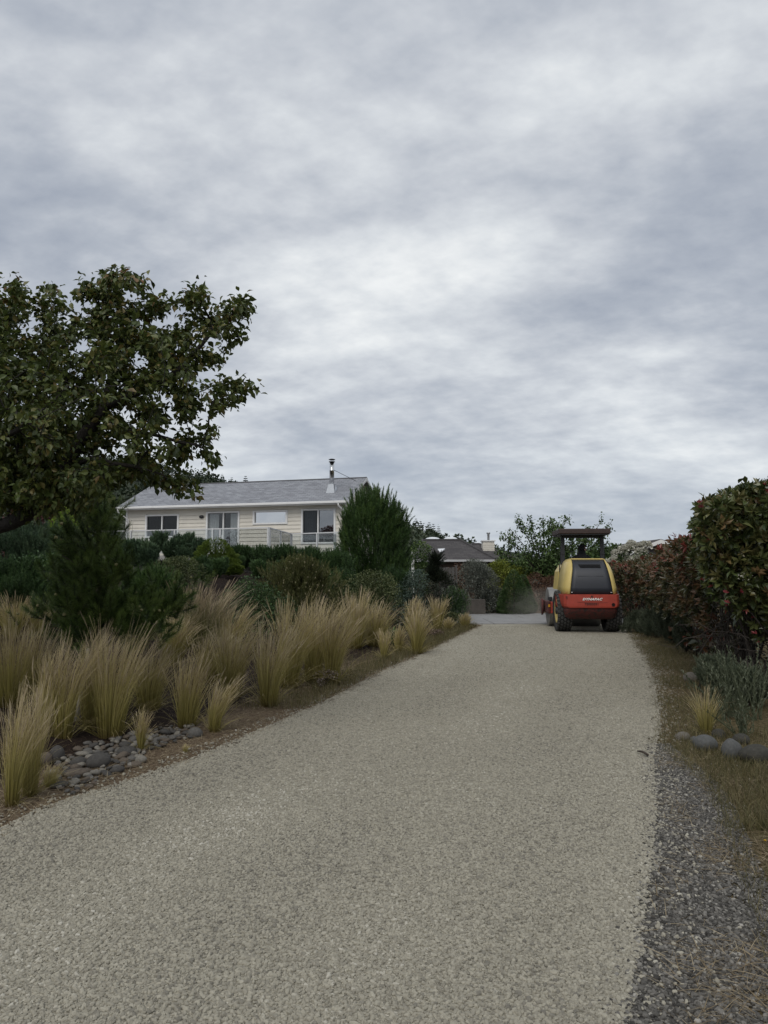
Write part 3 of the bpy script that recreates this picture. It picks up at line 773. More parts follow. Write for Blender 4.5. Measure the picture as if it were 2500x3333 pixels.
rail_run(A, B, 6); rail_run(B, C_, 3); rail_run(C_, D_, 3)
for u, zb in ((1090, 1.2), (875, 1.2)):
    p = gnd0(u, 1733 if u > 900 else 1718, ZT)
    hw(Geo().box((p[0] - .06, p[1] + .05, zb), (p[0] + .06, p[1] + .17, 3.42)), 'deck_post', M_TRIM)
p = at(1344, 1800, 32.5); hw(Geo().box((p[0] - .06, p[1] - .06, .2), (p[0] + .06, p[1] + .06, at(1344, 1797, 32.5)[2])), 'deck_post', M_TRIM)
# ================================================================= SLATE-ROOF HOUSE
M_SLATE = shingle_mat('dark brown-grey shingle', ((.060, .056, .058), (.085, .080, .080), (.030, .028, .03)), .10, .35)
M_GUT = plain('pale gutter', (.50, .51, .52), .5, .05)
M_BROWN = plain('brown stained wall', (.085, .065, .05), .8, .2, 3)
h2 = empty('bungalow', (0, 0, 0)); tag(h2, 'low bungalow with dark hipped roof, domed skylights and white chimney', 'house')
def hip(name, eL, eR, z0, rL, rR, zr, yf, yr, yb, ov=0.0):
    """eL/eR eave x at front, rL/rR ridge x; yf front eave, yr ridge, yb back eave"""
    V = [(eL, yf, z0), (eR, yf, z0), (eR, yb, z0), (eL, yb, z0), (rL, yr, zr), (rR, yr, zr)]
    V2 = [(x, y, z - .12) for x, y, z in V]
    o = Geo().faces(V + V2, [(0, 1, 5, 4), (1, 2, 5), (2, 3, 4, 5), (3, 0, 4), (6, 7, 1, 0)[::-1], (7, 8, 2, 1)[::-1], (8, 9, 3, 2)[::-1], (9, 6, 0, 3)[::-1]]).obj(name, M_SLATE, h2)
    for a, b_ in ((0, 4), (1, 5), (4, 5)):
        Geo().tube([np.array(V[a]) + [0, 0, .015], np.array(V[b_]) + [0, 0, .015]], .07, 6).obj('hip_cap', plain('ridge tile', (.05, .047, .048), .9, .2, 5), o)
    Geo().box((eL - .05, yf - .10, z0 - .14), (eR + .05, yf - .005, z0 - .02)).obj('gutter', M_GUT, h2)
    return o
y0 = 41.0
e0, e1, r0, r1 = at(1352, 1820, y0), at(1612, 1813, y0), at(1376, 1760, y0 + 4.2), at(1498, 1758, y0 + 4.2)
hip('roof', e0[0], e1[0], e0[2], r0[0], r1[0], r1[2], y0, y0 + 4.2, y0 + 8.4)
f0, f1, q0, q1 = at(1520, 1822, y0 + 3), at(1690, 1820, y0 + 3), at(1536, 1771, y0 + 6.6), at(1560, 1771, y0 + 6.6)
hip('roof', f0[0], f1[0], f0[2], q0[0], q1[0], q0[2], y0 + 3, y0 + 6.6, y0 + 10)
Geo().box((e0[0] + .5, y0 + .5, -.1), (e1[0] - .5, y0 + 7.9, e0[2] - .125)).obj('wall', M_BROWN, h2)
Geo().box((e1[0] - .4, y0 + 3.5, -.1), (f1[0] - .5, y0 + 9.5, f0[2] - .125)).obj('wall', M_BROWN, h2)
M_DOME = plain('frosted acrylic dome', (.66, .69, .72), .35, .04, 2)
for (ua, ub, v) in ((1381, 1436, 1757), (1442, 1492, 1756), (1538, 1575, 1772)):
    yd = y0 + (4.9 if v < 1770 else 7.2); a, b_ = at(ua, v + 4, yd), at(ub, v + 4, yd); r = (b_[0] - a[0]) / 2
    Geo().lathe([(r, -.25), (r, .02), (r * .93, .10), (r * .7, .19), (r * .35, .235), (.01, .25)], 24).obj('dome_skylight', M_DOME, h2, smooth=True, loc=((a[0] + b_[0]) / 2, yd, a[2]))
def plane_quad(pix, yd): return [at(u, v, d) for (u, v), d in zip(pix, yd)]
V = plane_quad([(1432, 1803), (1424, 1792), (1448, 1791), (1437, 1800)], [y0 + 1.15, y0 + 1.7, y0 + 1.75, y0 + 1.25])
Geo().faces(np.array(V) + [0, -.15, .10], [(0, 3, 2, 1)]).obj('flat_skylight', plain('bright skylight glass', (.72, .74, .76), .15, .03), h2, solid=.06)
a, b_ = at(1573, 1790, y0 + 5), at(1609, 1762, y0 + 5)
ch = Geo().box((a[0], y0 + 5, a[2] - .6), (b_[0], y0 + 5.8, b_[2])).obj('chimney', M_SIDE, h2)
for k in range(4): Geo().box((a[0] - .012, y0 + 4.985, a[2] - .1 + k * .13), (b_[0] + .012, y0 + 5.0, a[2] + .015 + k * .13)).obj('chimney_board', M_SIDE, ch)
Geo().box((a[0] - .06, y0 + 4.94, b_[2]), (b_[0] + .06, y0 + 5.86, b_[2] + .07)).obj('chimney_cap', M_TRIM, ch)
p = at(1590, 1761, y0 + 5.4); t = at(1590, 1733, y0 + 5.4)
Geo().lathe([(.075, b_[2] + .06), (.075, t[2] - .1), (.115, t[2] - .1), (.115, t[2])], 12, 0, 'z', (p[0], y0 + 5.4, 0)).obj('chimney_pipe', plain('dull steel', (.34, .35, .36), .4, .1, metal=.8), ch, smooth=True)
# ================================================================= GABLED HOUSE, far right
h3 = empty('gabled_house', (0, 0, 0)); tag(h3, 'dark gabled house with white bargeboards behind the hedge', 'house')
y3 = 36.0; pk, el, er = at(2151, 1758, y3), at(2050, 1796, y3), at(2260, 1796, y3)
w0, w1 = at(2075, 1796, y3)[0], at(2235, 1796, y3)[0]
Geo().faces([(w0, y3 + .3, -.1), (w1, y3 + .3, -.1), (w1, y3 + .3, el[2]), (pk[0], y3 + .3, pk[2] - .12), (w0, y3 + .3, el[2]), (w0, y3 + 7, -.1), (w1, y3 + 7, -.1), (w1, y3 + 7, el[2]), (pk[0], y3 + 7, pk[2] - .12), (w0, y3 + 7, el[2])],
            [(0, 1, 2, 3, 4), (9, 8, 7, 6, 5), (1, 6, 7, 2), (5, 0, 4, 9)]).obj('wall', plain('dark grey cladding', (.055, .05, .05), .8, .15, 4), h3)
for sx, e in ((-1, el), (1, er)):
    V = np.array([(e[0], y3, e[2]), (pk[0], y3, pk[2]), (pk[0], y3 + 7.3, pk[2]), (e[0], y3 + 7.3, e[2])])
    Geo().faces(V, [(0, 1, 2, 3) if sx > 0 else (3, 2, 1, 0)]).obj('roof_slope', M_SLATE, h3, solid=.06)
    Geo().faces([(e[0], y3 - .03, e[2] - .16), (e[0], y3 - .03, e[2] + .03), (pk[0], y3 - .03, pk[2] + .03), (pk[0], y3 - .03, pk[2] - .16)], [(0, 1, 2, 3) if sx > 0 else (3, 2, 1, 0)]).obj('bargeboard', M_TRIM, h3, solid=.03)
# ================================================================= low walls by the concrete
M_WALLC = plain('stained concrete wall', (.075, .066, .058), .9, .25, 2.5, .3, 30, dirt=(.06, .055, .05))
a, b_ = at(1470, 1996, 30.4), at(1580, 1996, 30.6)
Geo().box((a[0], 30.5, -.1), (b_[0], 31.9, at(1530, 1951, 30.5)[2])).obj('planter_wall', M_WALLC, bevel=.02)
tag(bpy.data.objects['planter_wall'], 'low brown-grey concrete planter wall below the silver shrub', 'wall')
ga = empty('garden_gate', tuple(at(1455, 1880, 30))); tag(ga, 'weathered grey slatted gate half hidden between the shrubs', 'gate')
ga.location.z = height(ga.location.x, ga.location.y)
zt = at(1455, 1846, 30)[2] - ga.location.z
M_GREYW = plain('weathered grey wood', (.085, .08, .075), .85, .2, 5, .3, 25, stretch=(4, 4, .5))
for k in range(5): Geo().box((-.30 + k * .125, -.015, .05), (-.19 + k * .125, .015, zt - .02 * (k % 2))).obj('slat', M_GREYW, ga)
for zz in (.3, zt - .25): Geo().box((-.32, .017, zz), (.33, .05, zz + .09)).obj('crossbar', M_GREYW, ga)
for xx in (-.42, .34): Geo().box((xx, -.04, -.1), (xx + .08, .04, zt + .08)).obj('post', M_GREYW, ga)

# ================================================================= PLANTS: generators
M_STEM = plain('woody stem', (.045, .034, .026), .9, .3, 12, .4, 40)
LEAF, KITE_S, KITE_N = leaf_t(.62, .09, .14), kite_t(.62, .14), kite_t(.30, .08)
BRUSH = [brush_t(46, .30, .016) for _ in range(2)]
SHOOT = brush_t(40, .19, .026, 30, 70)                # rosemary-like shoot: short needles on a long stem
CANDLE = brush_t(56, .30, .019, 40, 80)
LSHOOT = join_t([xf_t(kite_t(.45, .1), basis(np.array([[math.cos(i * 2.4) * .8, .6, math.sin(i * 2.4) * .8]]), np.zeros(1))[0], (0, .12 + .85 * i / 12, 0), .26 * (1.1 - .4 * i / 12)) for i in range(13)])
def lumps(w, dp, h, n, rad, cone=0.0):
    """centres and radii of foliage lumps filling a dome (or cone) of width w, depth dp, height h"""
    out = []
    for i in range(n):
        for _ in range(30):
            k = rng.random() ** .7; a = rng.random() * 6.28; rr = math.sqrt(rng.random())
            z = k
            lim = (1 - z) if cone else math.sqrt(max(0, 1 - (z * .98) ** 2.2))
            p = np.array([math.cos(a) * rr * lim, math.sin(a) * rr * lim, z])
            r = rad * rng.uniform(.7, 1.25)
            if rr > .35 or z > .6: break
        out.append((p[0] * (w / 2 - r * .8), p[1] * (dp / 2 - r * .8), max(r * .4, p[2] * (h - r * .95)), r))
    return np.array(out)
def shell(L, n, squash=1.0, up=.15, inner=.55):
    i = rng.choice(len(L), n, p=L[:, 3] ** 2 / (L[:, 3] ** 2).sum())
    d = rand_dirs(n); d[:, 2] += up; d /= np.linalg.norm(d, axis=1, keepdims=True)
    k = 1 - (1 - inner) * rng.random(n) ** 2.2
    return L[i, :3] + d * (L[i, 3] * k)[:, None] * [1, 1, squash], d, i
def plant(name, label, cat, u, vt, w, D, mat, kind='leaf', n=4000, size=.05, nl=18, rad=.28, group=None, depth=None, cone=0, upw=.3, stems=5, base=None, tips=None, up=.15, cvar=.55, z0=None):
    top = at(u, vt, D); x, y = top[0], D
    zb = height(x, y) if z0 is None else z0
    H = float(top[2] - zb) - (size * .55 if kind in ('shoot', 'candle', 'lshoot') else 0); Wd = w * D / F; dp = depth or Wd * .8
    o = empty(name, (x, y, zb - .02)); tag(o, label, cat, group)
    L = lumps(Wd, dp, H, nl, rad * min(Wd, H * 1.3), cone)
    L[:, 2] *= (H - L[np.argmax(L[:, 2] + L[:, 3]), 3]) / max(1e-3, L[np.argmax(L[:, 2] + L[:, 3]), 2])
    for a_, hw_ in ((0, Wd / 2), (1, dp / 2)):
        k_ = np.argmax(np.abs(L[:, a_])); L[:, a_] *= max(.2, hw_ - L[k_, 3]) / max(1e-3, abs(L[k_, a_]))
    L[:, 2] = np.maximum(L[:, 2], L[:, 3] * .3)
    P, d, li = shell(L, n, up=up)
    keep = P[:, 2] > .02; P, d, li = P[keep], d[keep], li[keep]; n = len(P)
    c = np.clip((1 - cvar) * rng.random(len(L))[li] + cvar * rng.random(n), 0, 1)
    g = Geo()
    if kind == 'leaf':
        g.inst(KITE_S if size < .09 else LEAF, P, basis(d + rng.normal(0, .55, d.shape) + [0, 0, upw - .3]), size * rng.uniform(.7, 1.25, n), c)
    elif kind == 'narrow':
        g.inst(KITE_N, P, basis(d + rng.normal(0, .5, d.shape) + [0, 0, upw]), size * rng.uniform(.7, 1.25, n), c)
    elif kind == 'shoot':
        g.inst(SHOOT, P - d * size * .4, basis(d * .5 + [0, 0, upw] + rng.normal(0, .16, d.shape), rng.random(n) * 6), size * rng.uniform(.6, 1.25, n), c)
    elif kind == 'lshoot':
        g.inst(LSHOOT, P - d * size * .4, basis(d * .7 + [0, 0, upw] + rng.normal(0, .22, d.shape), rng.random(n) * 6), size * rng.uniform(.7, 1.2, n), c)
    elif kind == 'candle':
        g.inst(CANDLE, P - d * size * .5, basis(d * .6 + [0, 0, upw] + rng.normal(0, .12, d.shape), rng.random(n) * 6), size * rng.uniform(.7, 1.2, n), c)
    g.obj('foliage', mat, o)
    if tips is not None:
        m, k, sz = tips; j = rng.choice(n, min(k, n), replace=False); j = j[P[j, 2] > H * .2]
        Geo().inst(ICO1, P[j] + d[j] * sz * 2 + [0, 0, sz], basis(d[j] * .4 + [0, 0, 1.0]), np.stack([np.full(len(j), sz), sz * 2.2 * np.ones(len(j)), np.full(len(j), sz)], 1)).obj('buds', m, o)['kind'] = 'stuff'
    if stems:
        g = Geo()
        for k in range(stems):
            q = L[k % len(L), :3]; a = rng.random() * 6.28; b = np.array([math.cos(a), math.sin(a), 0]) * .05 * Wd
            mid = (b + q) / 2 + rng.normal(0, .05, 3) * Wd
            mid[2] = max(mid[2], .05)
            r = max(.008, .012 * H)
            g.tube([b - [0, 0, .03], mid, q], [r, r * .7, r * .3], 5)
        g.obj('stems', M_STEM, o, smooth=True)
    return o
ICO1 = ico_t(1)

# ---------------------------------------------------------------- leaf colours
def G3(a, b, c): return [(0, a), (.5, b), (1, c)]
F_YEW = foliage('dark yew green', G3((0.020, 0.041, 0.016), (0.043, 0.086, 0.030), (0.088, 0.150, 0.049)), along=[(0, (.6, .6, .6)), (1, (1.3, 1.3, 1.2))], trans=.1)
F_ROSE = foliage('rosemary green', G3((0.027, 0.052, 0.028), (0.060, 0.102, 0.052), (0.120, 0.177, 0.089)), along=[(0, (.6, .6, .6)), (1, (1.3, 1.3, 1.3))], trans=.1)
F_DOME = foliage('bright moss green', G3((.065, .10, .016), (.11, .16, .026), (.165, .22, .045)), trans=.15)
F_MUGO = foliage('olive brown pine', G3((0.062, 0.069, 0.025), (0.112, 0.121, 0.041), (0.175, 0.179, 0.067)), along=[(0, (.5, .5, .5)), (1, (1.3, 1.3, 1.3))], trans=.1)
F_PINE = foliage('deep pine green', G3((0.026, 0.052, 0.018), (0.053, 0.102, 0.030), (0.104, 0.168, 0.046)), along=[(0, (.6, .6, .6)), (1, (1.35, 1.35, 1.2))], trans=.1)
F_OLIVE = foliage('olive leaf', G3((0.044, 0.058, 0.022), (0.084, 0.102, 0.040), (0.150, 0.172, 0.074)), trans=.18)
F_BLUE = foliage('blue grey needle', G3((0.036, 0.058, 0.044), (0.073, 0.106, 0.081), (0.150, 0.203, 0.162)), trans=.1)
F_IVY = foliage('ivy leaf', G3((0.024, 0.058, 0.018), (0.070, 0.121, 0.033), (0.220, 0.287, 0.092)), trans=.15)
F_SILV = foliage('silver grey leaf', G3((0.057, 0.067, 0.053), (0.121, 0.132, 0.109), (0.230, 0.247, 0.207)), trans=.15)
F_YELG = foliage('yellow green leaf', G3((0.090, 0.110, 0.018), (0.170, 0.203, 0.033), (0.300, 0.331, 0.064)), trans=.25)
F_LIME = foliage('lime maple leaf', G3((0.100, 0.159, 0.018), (0.200, 0.287, 0.037), (0.320, 0.420, 0.064)), trans=.3)
F_CONE = foliage('dwarf spruce needle', G3((0.040, 0.075, 0.025), (0.068, 0.117, 0.040), (0.110, 0.172, 0.062)), trans=.1)
F_BARB = foliage('barberry red brown', G3((0.056, 0.040, 0.025), (0.130, 0.070, 0.048), (0.230, 0.137, 0.083)), trans=.2)
F_WINE = foliage('wine red leaf', G3((0.036, 0.022, 0.018), (0.090, 0.036, 0.033), (0.170, 0.066, 0.059)), trans=.2)
F_CHERRY = foliage('cherry leaf', G3((0.033, 0.062, 0.021), (0.068, 0.115, 0.034), (0.136, 0.199, 0.067)), trans=.25)
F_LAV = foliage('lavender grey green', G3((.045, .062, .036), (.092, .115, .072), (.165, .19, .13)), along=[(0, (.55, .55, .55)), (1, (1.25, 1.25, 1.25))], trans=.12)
F_MINT = foliage('grey mint stalk', G3((.055, .068, .040), (.095, .112, .066), (.15, .165, .11)), trans=.15)
F_WHITE = foliage('cream blossom', G3((0.420, 0.410, 0.340), (0.580, 0.570, 0.490), (0.740, 0.730, 0.660)), trans=.2)
F_BUD = foliage('pale pine bud', G3((0.182, 0.163, 0.091), (0.247, 0.221, 0.130), (0.325, 0.286, 0.182)), trans=0)
F_CONEM = foliage('green tan cone', G3((0.140, 0.133, 0.063), (0.210, 0.196, 0.091), (0.280, 0.252, 0.126)), trans=0, rough=.7)
M_SAP = plain('sapling stem', (.10, .09, .06), .8, .2, 9)

# ---------------------------------------------------------------- feather-grass clumps
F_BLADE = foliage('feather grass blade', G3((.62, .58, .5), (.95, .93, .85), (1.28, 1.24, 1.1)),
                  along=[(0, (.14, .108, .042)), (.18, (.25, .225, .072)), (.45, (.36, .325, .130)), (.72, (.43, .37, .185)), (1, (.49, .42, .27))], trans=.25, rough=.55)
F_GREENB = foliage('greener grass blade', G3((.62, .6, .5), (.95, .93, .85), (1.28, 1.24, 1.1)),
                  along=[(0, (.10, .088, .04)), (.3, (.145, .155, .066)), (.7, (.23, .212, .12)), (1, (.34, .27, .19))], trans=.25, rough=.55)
F_PLUME = foliage('pinkish seed head', G3((.25, .195, .13), (.41, .335, .23), (.60, .51, .38)), trans=.3, rough=.7)
def ribbons(P, w, side, c, g):
    """P: N x K x 3 centre lines, w: N x K half widths, side: N x 3"""
    N, K = P.shape[:2]
    a = P - side[:, None, :] * w[..., None]; b = P + side[:, None, :] * w[..., None]
    V = np.stack([a, b], 2).reshape(N, 2 * K, 3)
    base = np.arange(K - 1) * 2
    loops = np.stack([base, base + 1, base + 3, base + 2], 1).ravel()
    L = (np.arange(N)[:, None] * 2 * K + loops[None]).ravel()
    t = np.tile(np.repeat(np.linspace(0, 1, K), 2), N)
    g.add(V.reshape(-1, 3), L, np.full(N * (K - 1), 4), 0, np.repeat(c, 2 * K), t)
def clump(u, vb, vt, w, label, n=None, lean=0.05, spread=None, green=False, plume=.5, cat='grass clump', group='feather grass clumps along the bed', name='feather_grass', mat=None):
    b = hit(u, vb); D = b[1]
    H = (vb - vt) * D / F * .95; W_ = w * D / F * .85
    o = empty(name, tuple(b)); tag(o, label, cat, group)
    n = n or int(np.clip(130 + 720 * W_, 130, 480))
    K = 7; t = np.linspace(0, 1, K)
    az = rng.random(n) * 6.28; r0 = np.sqrt(rng.random(n)) * min(.22 * W_, .14)
    out = np.stack([np.cos(az), np.sin(az), np.zeros(n)], 1)
    tilt = np.abs(rng.normal(0, 1, n)) * (spread if spread is not None else .27 * W_ / max(H, .1))
    tilt = np.clip(tilt, 0, .9)
    hv = rng.uniform(.82, 1.05); lobe = .10 * np.sin(az * 2 + rng.random() * 6) + .07 * np.sin(az * 5 + rng.random() * 6)
    Ln = H * (1.06 - .55 * rng.random(n) ** 1.3 + lobe) / np.cos(np.minimum(tilt, .6))
    sk = rng.random(n) < .16; tilt = np.where(sk, rng.uniform(.5, 1.05, n), tilt); Ln = np.where(sk, H * rng.uniform(.3, .62, n), Ln)      # outer skirt of fallen dry blades
    bend = (rng.uniform(.0, .12, n) + .10 * tilt) * rng.uniform(.5, 2.4)
    wind = np.array([lean + rng.normal(0, .07), rng.normal(0, .05), 0]); strag = rng.random(n) < .06; bend = np.where(strag, rng.uniform(.25, .6, n), bend)
    d = out * np.sin(tilt)[:, None] + np.array([0, 0, 1]) * np.cos(tilt)[:, None]
    P = (out * r0[:, None])[:, None, :] + d[:, None, :] * (Ln[:, None] * t)[..., None] \
        + (out * (bend * Ln)[:, None] + wind * Ln[:, None])[:, None, :] * (t ** 2.4)[None, :, None] \
        - np.array([0, 0, 1.0]) * ((bend * .5 + tilt * .18) * Ln)[:, None, None] * (t ** 3)[None, :, None]
    P += rng.normal(0, .004, P.shape) * t[None, :, None]
    fs = max(.0010, .00025 * D)
    w_ = fs * (1.25 - .75 * t)[None] * rng.uniform(.75, 1.3, (n, 1))
    sa = rng.random(n) * 3.14; side = np.stack([np.cos(sa) * 1.0, np.sin(sa) * .5, rng.normal(0, .1, n)], 1)
    side /= np.linalg.norm(side, axis=1, keepdims=True)
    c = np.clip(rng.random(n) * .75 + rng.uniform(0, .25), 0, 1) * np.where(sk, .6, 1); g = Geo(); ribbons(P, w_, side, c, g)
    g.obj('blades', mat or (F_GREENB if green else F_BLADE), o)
    if plume:
        j = np.where((rng.random(n) < plume) & (Ln > .72 * H))[0]
        if len(j):
            g = Geo(); m = len(j)
            for rep in range(2):
                s0 = rng.uniform(.50, .90, m); ln = rng.uniform(.12, .30, m)
                tt = np.clip(s0[:, None] + np.linspace(0, 1, 4)[None] * ln[:, None], 0, 1.05)
                i0 = np.clip(np.floor(tt * (K - 1)).astype(int), 0, K - 2); fr = tt * (K - 1) - i0
                Q = P[j[:, None], i0] * (1 - fr[..., None]) + P[j[:, None], i0 + 1] * fr[..., None]
                Q = Q + rng.normal(0, 1, (m, 1, 3)) * np.linspace(0, .014, 4)[None, :, None] * min(1, H)
                ribbons(Q, np.tile(fs * np.array([.6, .95, .8, .3]), (m, 1)), side[j], np.clip(rng.random(m), 0, 1), g)
            g.obj('seed_heads', F_PLUME, o)
    return o

# ================================================================= NEAR TREE (upper left)
F_TREE = foliage('broad tree leaf', [(0, (.034, .048, .014)), (.45, (.074, .104, .025)), (.75, (.120, .140, .035)), (.90, (.160, .125, .042)), (1, (.22, .11, .055))], trans=.25, rough=.45, spec=.4)
TD = 7.0
crown_px = [(-650, 1250), (-450, 980), (-150, 930), (0, 945), (60, 920), (150, 930), (215, 1000), (262, 1010), (268, 930), (310, 935), (345, 905), (395, 895), (470, 925), (520, 985), (580, 990), (640, 945), (660, 1000), (720, 1010), (800, 985), (800, 1080), (745, 1130), (720, 1210), (800, 1250), (790, 1290), (700, 1320), (655, 1290), (620, 1370), (680, 1390), (675, 1500), (620, 1420), (590, 1480), (595, 1570), (540, 1580), (440, 1545), (360, 1560), (300, 1640), (190, 1640), (90, 1660), (-100, 1640), (-400, 1600)]
cp = np.array(crown_px, float)
def inside(u, v):
    k = False; n = len(cp); j = n - 1
    for i in range(n):
        if (cp[i, 1] > v) != (cp[j, 1] > v) and u < (cp[j, 0] - cp[i, 0]) * (v - cp[i, 1]) / (cp[j, 1] - cp[i, 1]) + cp[i, 0]: k = not k
        j = i
    return k
def edge_d(u, v):
    a = cp; b = np.roll(cp, -1, 0); ab = b - a; p = np.array([u, v]) - a
    t = np.clip((p * ab).sum(1) / (ab * ab).sum(1), 0, 1)
    return np.min(np.linalg.norm(p - ab * t[:, None], axis=1))
tx, ty = -4.35, 7.35
tree = empty('tree', (tx, ty, float(height(tx, ty)) - .05)); tag(tree, 'large broad-leaved tree with reddish shoot tips leaning in from the left', 'tree')
T0 = np.array(tree.location)
nodes = []; parent = []
def addpath(pts, par):
    for p in pts:
        nodes.append(np.array(p, float)); parent.append(par); par = len(nodes) - 1
    return par
k0 = addpath([T0, T0 + [.03, 0, .55], T0 + [.12, -.02, 1.05]], -1)
lim = addpath([at(-60, 1735, 7.2), at(40, 1700, 7.1), at(110, 1665, 7.0), at(160, 1610, 7.0), at(210, 1530, 6.95), at(270, 1420, 7.0), at(340, 1330, 7.0)], k0)
addpath([at(420, 1290, 6.9), at(520, 1250, 6.95), at(600, 1190, 7.0), at(690, 1080, 7.0), at(760, 1020, 7.0)], lim)
addpath([at(370, 1200, 7.3), at(400, 1080, 7.4), at(380, 980, 7.4)], lim)
addpath([at(440, 1400, 7.0), at(520, 1420, 6.9), at(590, 1440, 6.9), at(650, 1450, 6.9)], lim - 1)
addpath([at(300, 1490, 6.8), at(380, 1510, 6.7), at(450, 1520, 6.7), at(530, 1545, 6.7)], lim - 2)
u1 = addpath([T0 + [.05, .05, 1.6], at(-220, 1500, 7.6), at(-120, 1350, 7.7), at(-20, 1200, 7.6), at(60, 1080, 7.5)], k0)
addpath([at(120, 1250, 7.8), at(200, 1150, 7.8), at(250, 1050, 7.7)], u1 - 1)
addpath([at(-350, 1400, 7.2), at(-420, 1250, 7.0), at(-420, 1120, 7.0)], u1 - 3)
addpath([at(-50, 1450, 6.6), at(60, 1400, 6.3), at(150, 1330, 6.2), at(230, 1250, 6.2)], u1 - 3)
targets = []
while len(targets) < 960:
    u, v = rng.uniform(-640, 810), rng.uniform(890, 1660)
    if not inside(u, v): continue
    if u < -60 and rng.random() < .6: continue
    e = edge_d(u, v)
    if e < 150 and math.sin(u * .043 + 1.3 * math.sin(v * .031)) + math.sin(v * .05 + u * .017) < -.35: continue
    targets.append(at(u, v, TD + .1 + rng.normal(0, 1) * (.18 + min(e, 330) / 330 * .62)))
for (u, v) in [(20, 930), (160, 940), (275, 925), (300, 950), (350, 905), (390, 900), (440, 925), (640, 950), (655, 975), (740, 1000), (800, 985), (795, 1020), (770, 1080), (812, 1262), (780, 1250), (690, 1400), (685, 1500), (665, 1480), (640, 1590), (600, 1560), (570, 1590), (548, 1575), (30, 1010), (480, 930), (545, 985), (615, 985), (700, 1330), (725, 1300)]:
    for _ in range(2): targets.append(at(u + rng.normal(0, 7), v + rng.normal(0, 7), TD + rng.normal(0, .12)))
for _ in range(90): targets.append(at(rng.uniform(-80, 340), rng.uniform(1530, 1665), 6.75 + rng.normal(0, .3)))
targets = np.array(targets); skel = len(nodes)
dist0 = np.min(np.linalg.norm(targets[:, None] - np.array(nodes)[None], axis=2), axis=1)
tips = []
for i in np.argsort(dist0):
    t = targets[i]; A_ = np.array(nodes)
    dd = np.linalg.norm(A_ - t, axis=1) + .25 * np.maximum(0, A_[:, 2] - t[2] - .05)
    dd[:4] = 99
    j = int(np.argmin(dd)); a = nodes[j]; L = np.linalg.norm(t - a)
    m1 = a + (t - a) * .4 + rng.normal(0, .05, 3) * L + [0, 0, .04 * L]; m2 = a + (t - a) * .75 + rng.normal(0, .04, 3) * L + [0, 0, .05 * L]
    tips.append((addpath([m1, m2, t], j), m1, m2, t))
cnt = np.zeros(len(nodes))
for k in range(len(nodes) - 1, -1, -1):
    cnt[k] += 1
    if parent[k] >= 0: cnt[parent[k]] += cnt[k]
rad = np.maximum(.0035, .0014 * cnt ** .52); rad[:3] *= 1.15
g = Geo(); kids = {}
for k, p in enumerate(parent): kids.setdefault(p, []).append(k)
stack = [(0, -1)]
while stack:
    k, p = stack.pop(); path = [] if p < 0 else [p]; cur = k
    while True:
        path.append(cur); ch = kids.get(cur, [])
        if not ch: break
        ch = sorted(ch, key=lambda q: -cnt[q])
        for q in ch[1:]: stack.append((q, cur))
        cur = ch[0]
    pts = np.array([nodes[q] for q in path]) - T0; rr = np.array([rad[q] for q in path])
    if p >= 0: rr[0] = rr[1]
    g.tube(pts, rr, 9 if rr.max() > .03 else 5)
g.obj('trunk', plain('near black bark', (.018, .015, .012), .9, .35, 14, .8, 45), tree, smooth=True)
LP, LD = [], []
for (_, m1, m2, t) in tips:
    n = rng.integers(24, 36); ax_ = t - m1; axn = ax_ / (np.linalg.norm(ax_) + 1e-6)
    s = rng.random(n) ** .7
    P = m1 + ax_ * s[:, None] + rng.normal(0, .045, (n, 3))
    d = rng.normal(0, .55, (n, 3)) + axn * .55 + [0, 0, -.35]
    LP.append(P); LD.append(d)
LP, LD = np.vstack(LP) - T0, np.vstack(LD); n = len(LP)
up = np.clip((LP[:, 2] + T0[2] - 3.3) / 1.2, 0, 1)
cc = np.clip(rng.random(n) * .90 + .14 * up * rng.random(n) ** 2, 0, 1)
sz = .068 * rng.uniform(.55, 1.25, n)
roll = rng.normal(0, .7, n); RR = basis(LD, roll)
near = np.argsort(np.linalg.norm(LP + T0 - [0, 0, 1.6], axis=1) / sz * (1 + 9 * ((LP + T0)[:, 0] / (LP + T0)[:, 1] < -.5)))[:300]
rest = np.ones(n, bool); rest[near] = False
g = Geo(); g.inst(LEAF, LP[rest], RR[rest], sz[rest], cc[rest])
tag(g.obj('crown', F_TREE, tree), kind='stuff')
lm = []
for k in range(8):
    g = Geo(); g.inst(LEAF, np.zeros((1, 3)), np.eye(3)[None], np.ones(1), np.array([k / 8 + .05])); lm.append(g.mesh('leaf', F_TREE))
for q in near:
    o = link_mesh('leaf', lm[int(cc[q] * 7.99)], tree)
    M4 = Matrix(RR[q].tolist()).to_4x4(); o.matrix_basis = Matrix.Translation(LP[q]) @ M4 @ Matrix.Scale(float(sz[q]), 4)

# ================================================================= BACKGROUND PLANTING, left to right
plant('red_leaved_tree', 'wine-red small tree behind the leaning tree at far left', 'tree', 150, 1545, 330, 24, F_WINE, 'leaf', 6000, .11, 20, .22)
plant('maple_shrub', 'lime green feathery shrub beside the pine top at left', 'shrub', 225, 1640, 190, 17, F_LIME, 'leaf', 4200, .07, 22, .18)
plant('rosemary_bush', 'tall dark needle bush under the leaning limb at far left', 'bush', 80, 1672, 400, 14.5, F_ROSE, 'shoot', 2600, .22, 22, .24, upw=.9)
plant('yew_shrub', 'dark yew behind the upper half of the foreground pine', 'shrub', 215, 1712, 260, 16, F_YEW, 'shoot', 2000, .26, 20, .22, upw=1.0)
plant('dark_shrub', 'broad dark evergreen at the far left picture edge behind grasses', 'shrub', 40, 1805, 300, 11.0, F_YEW, 'shoot', 2400, .18, 22, .2, upw=.8)
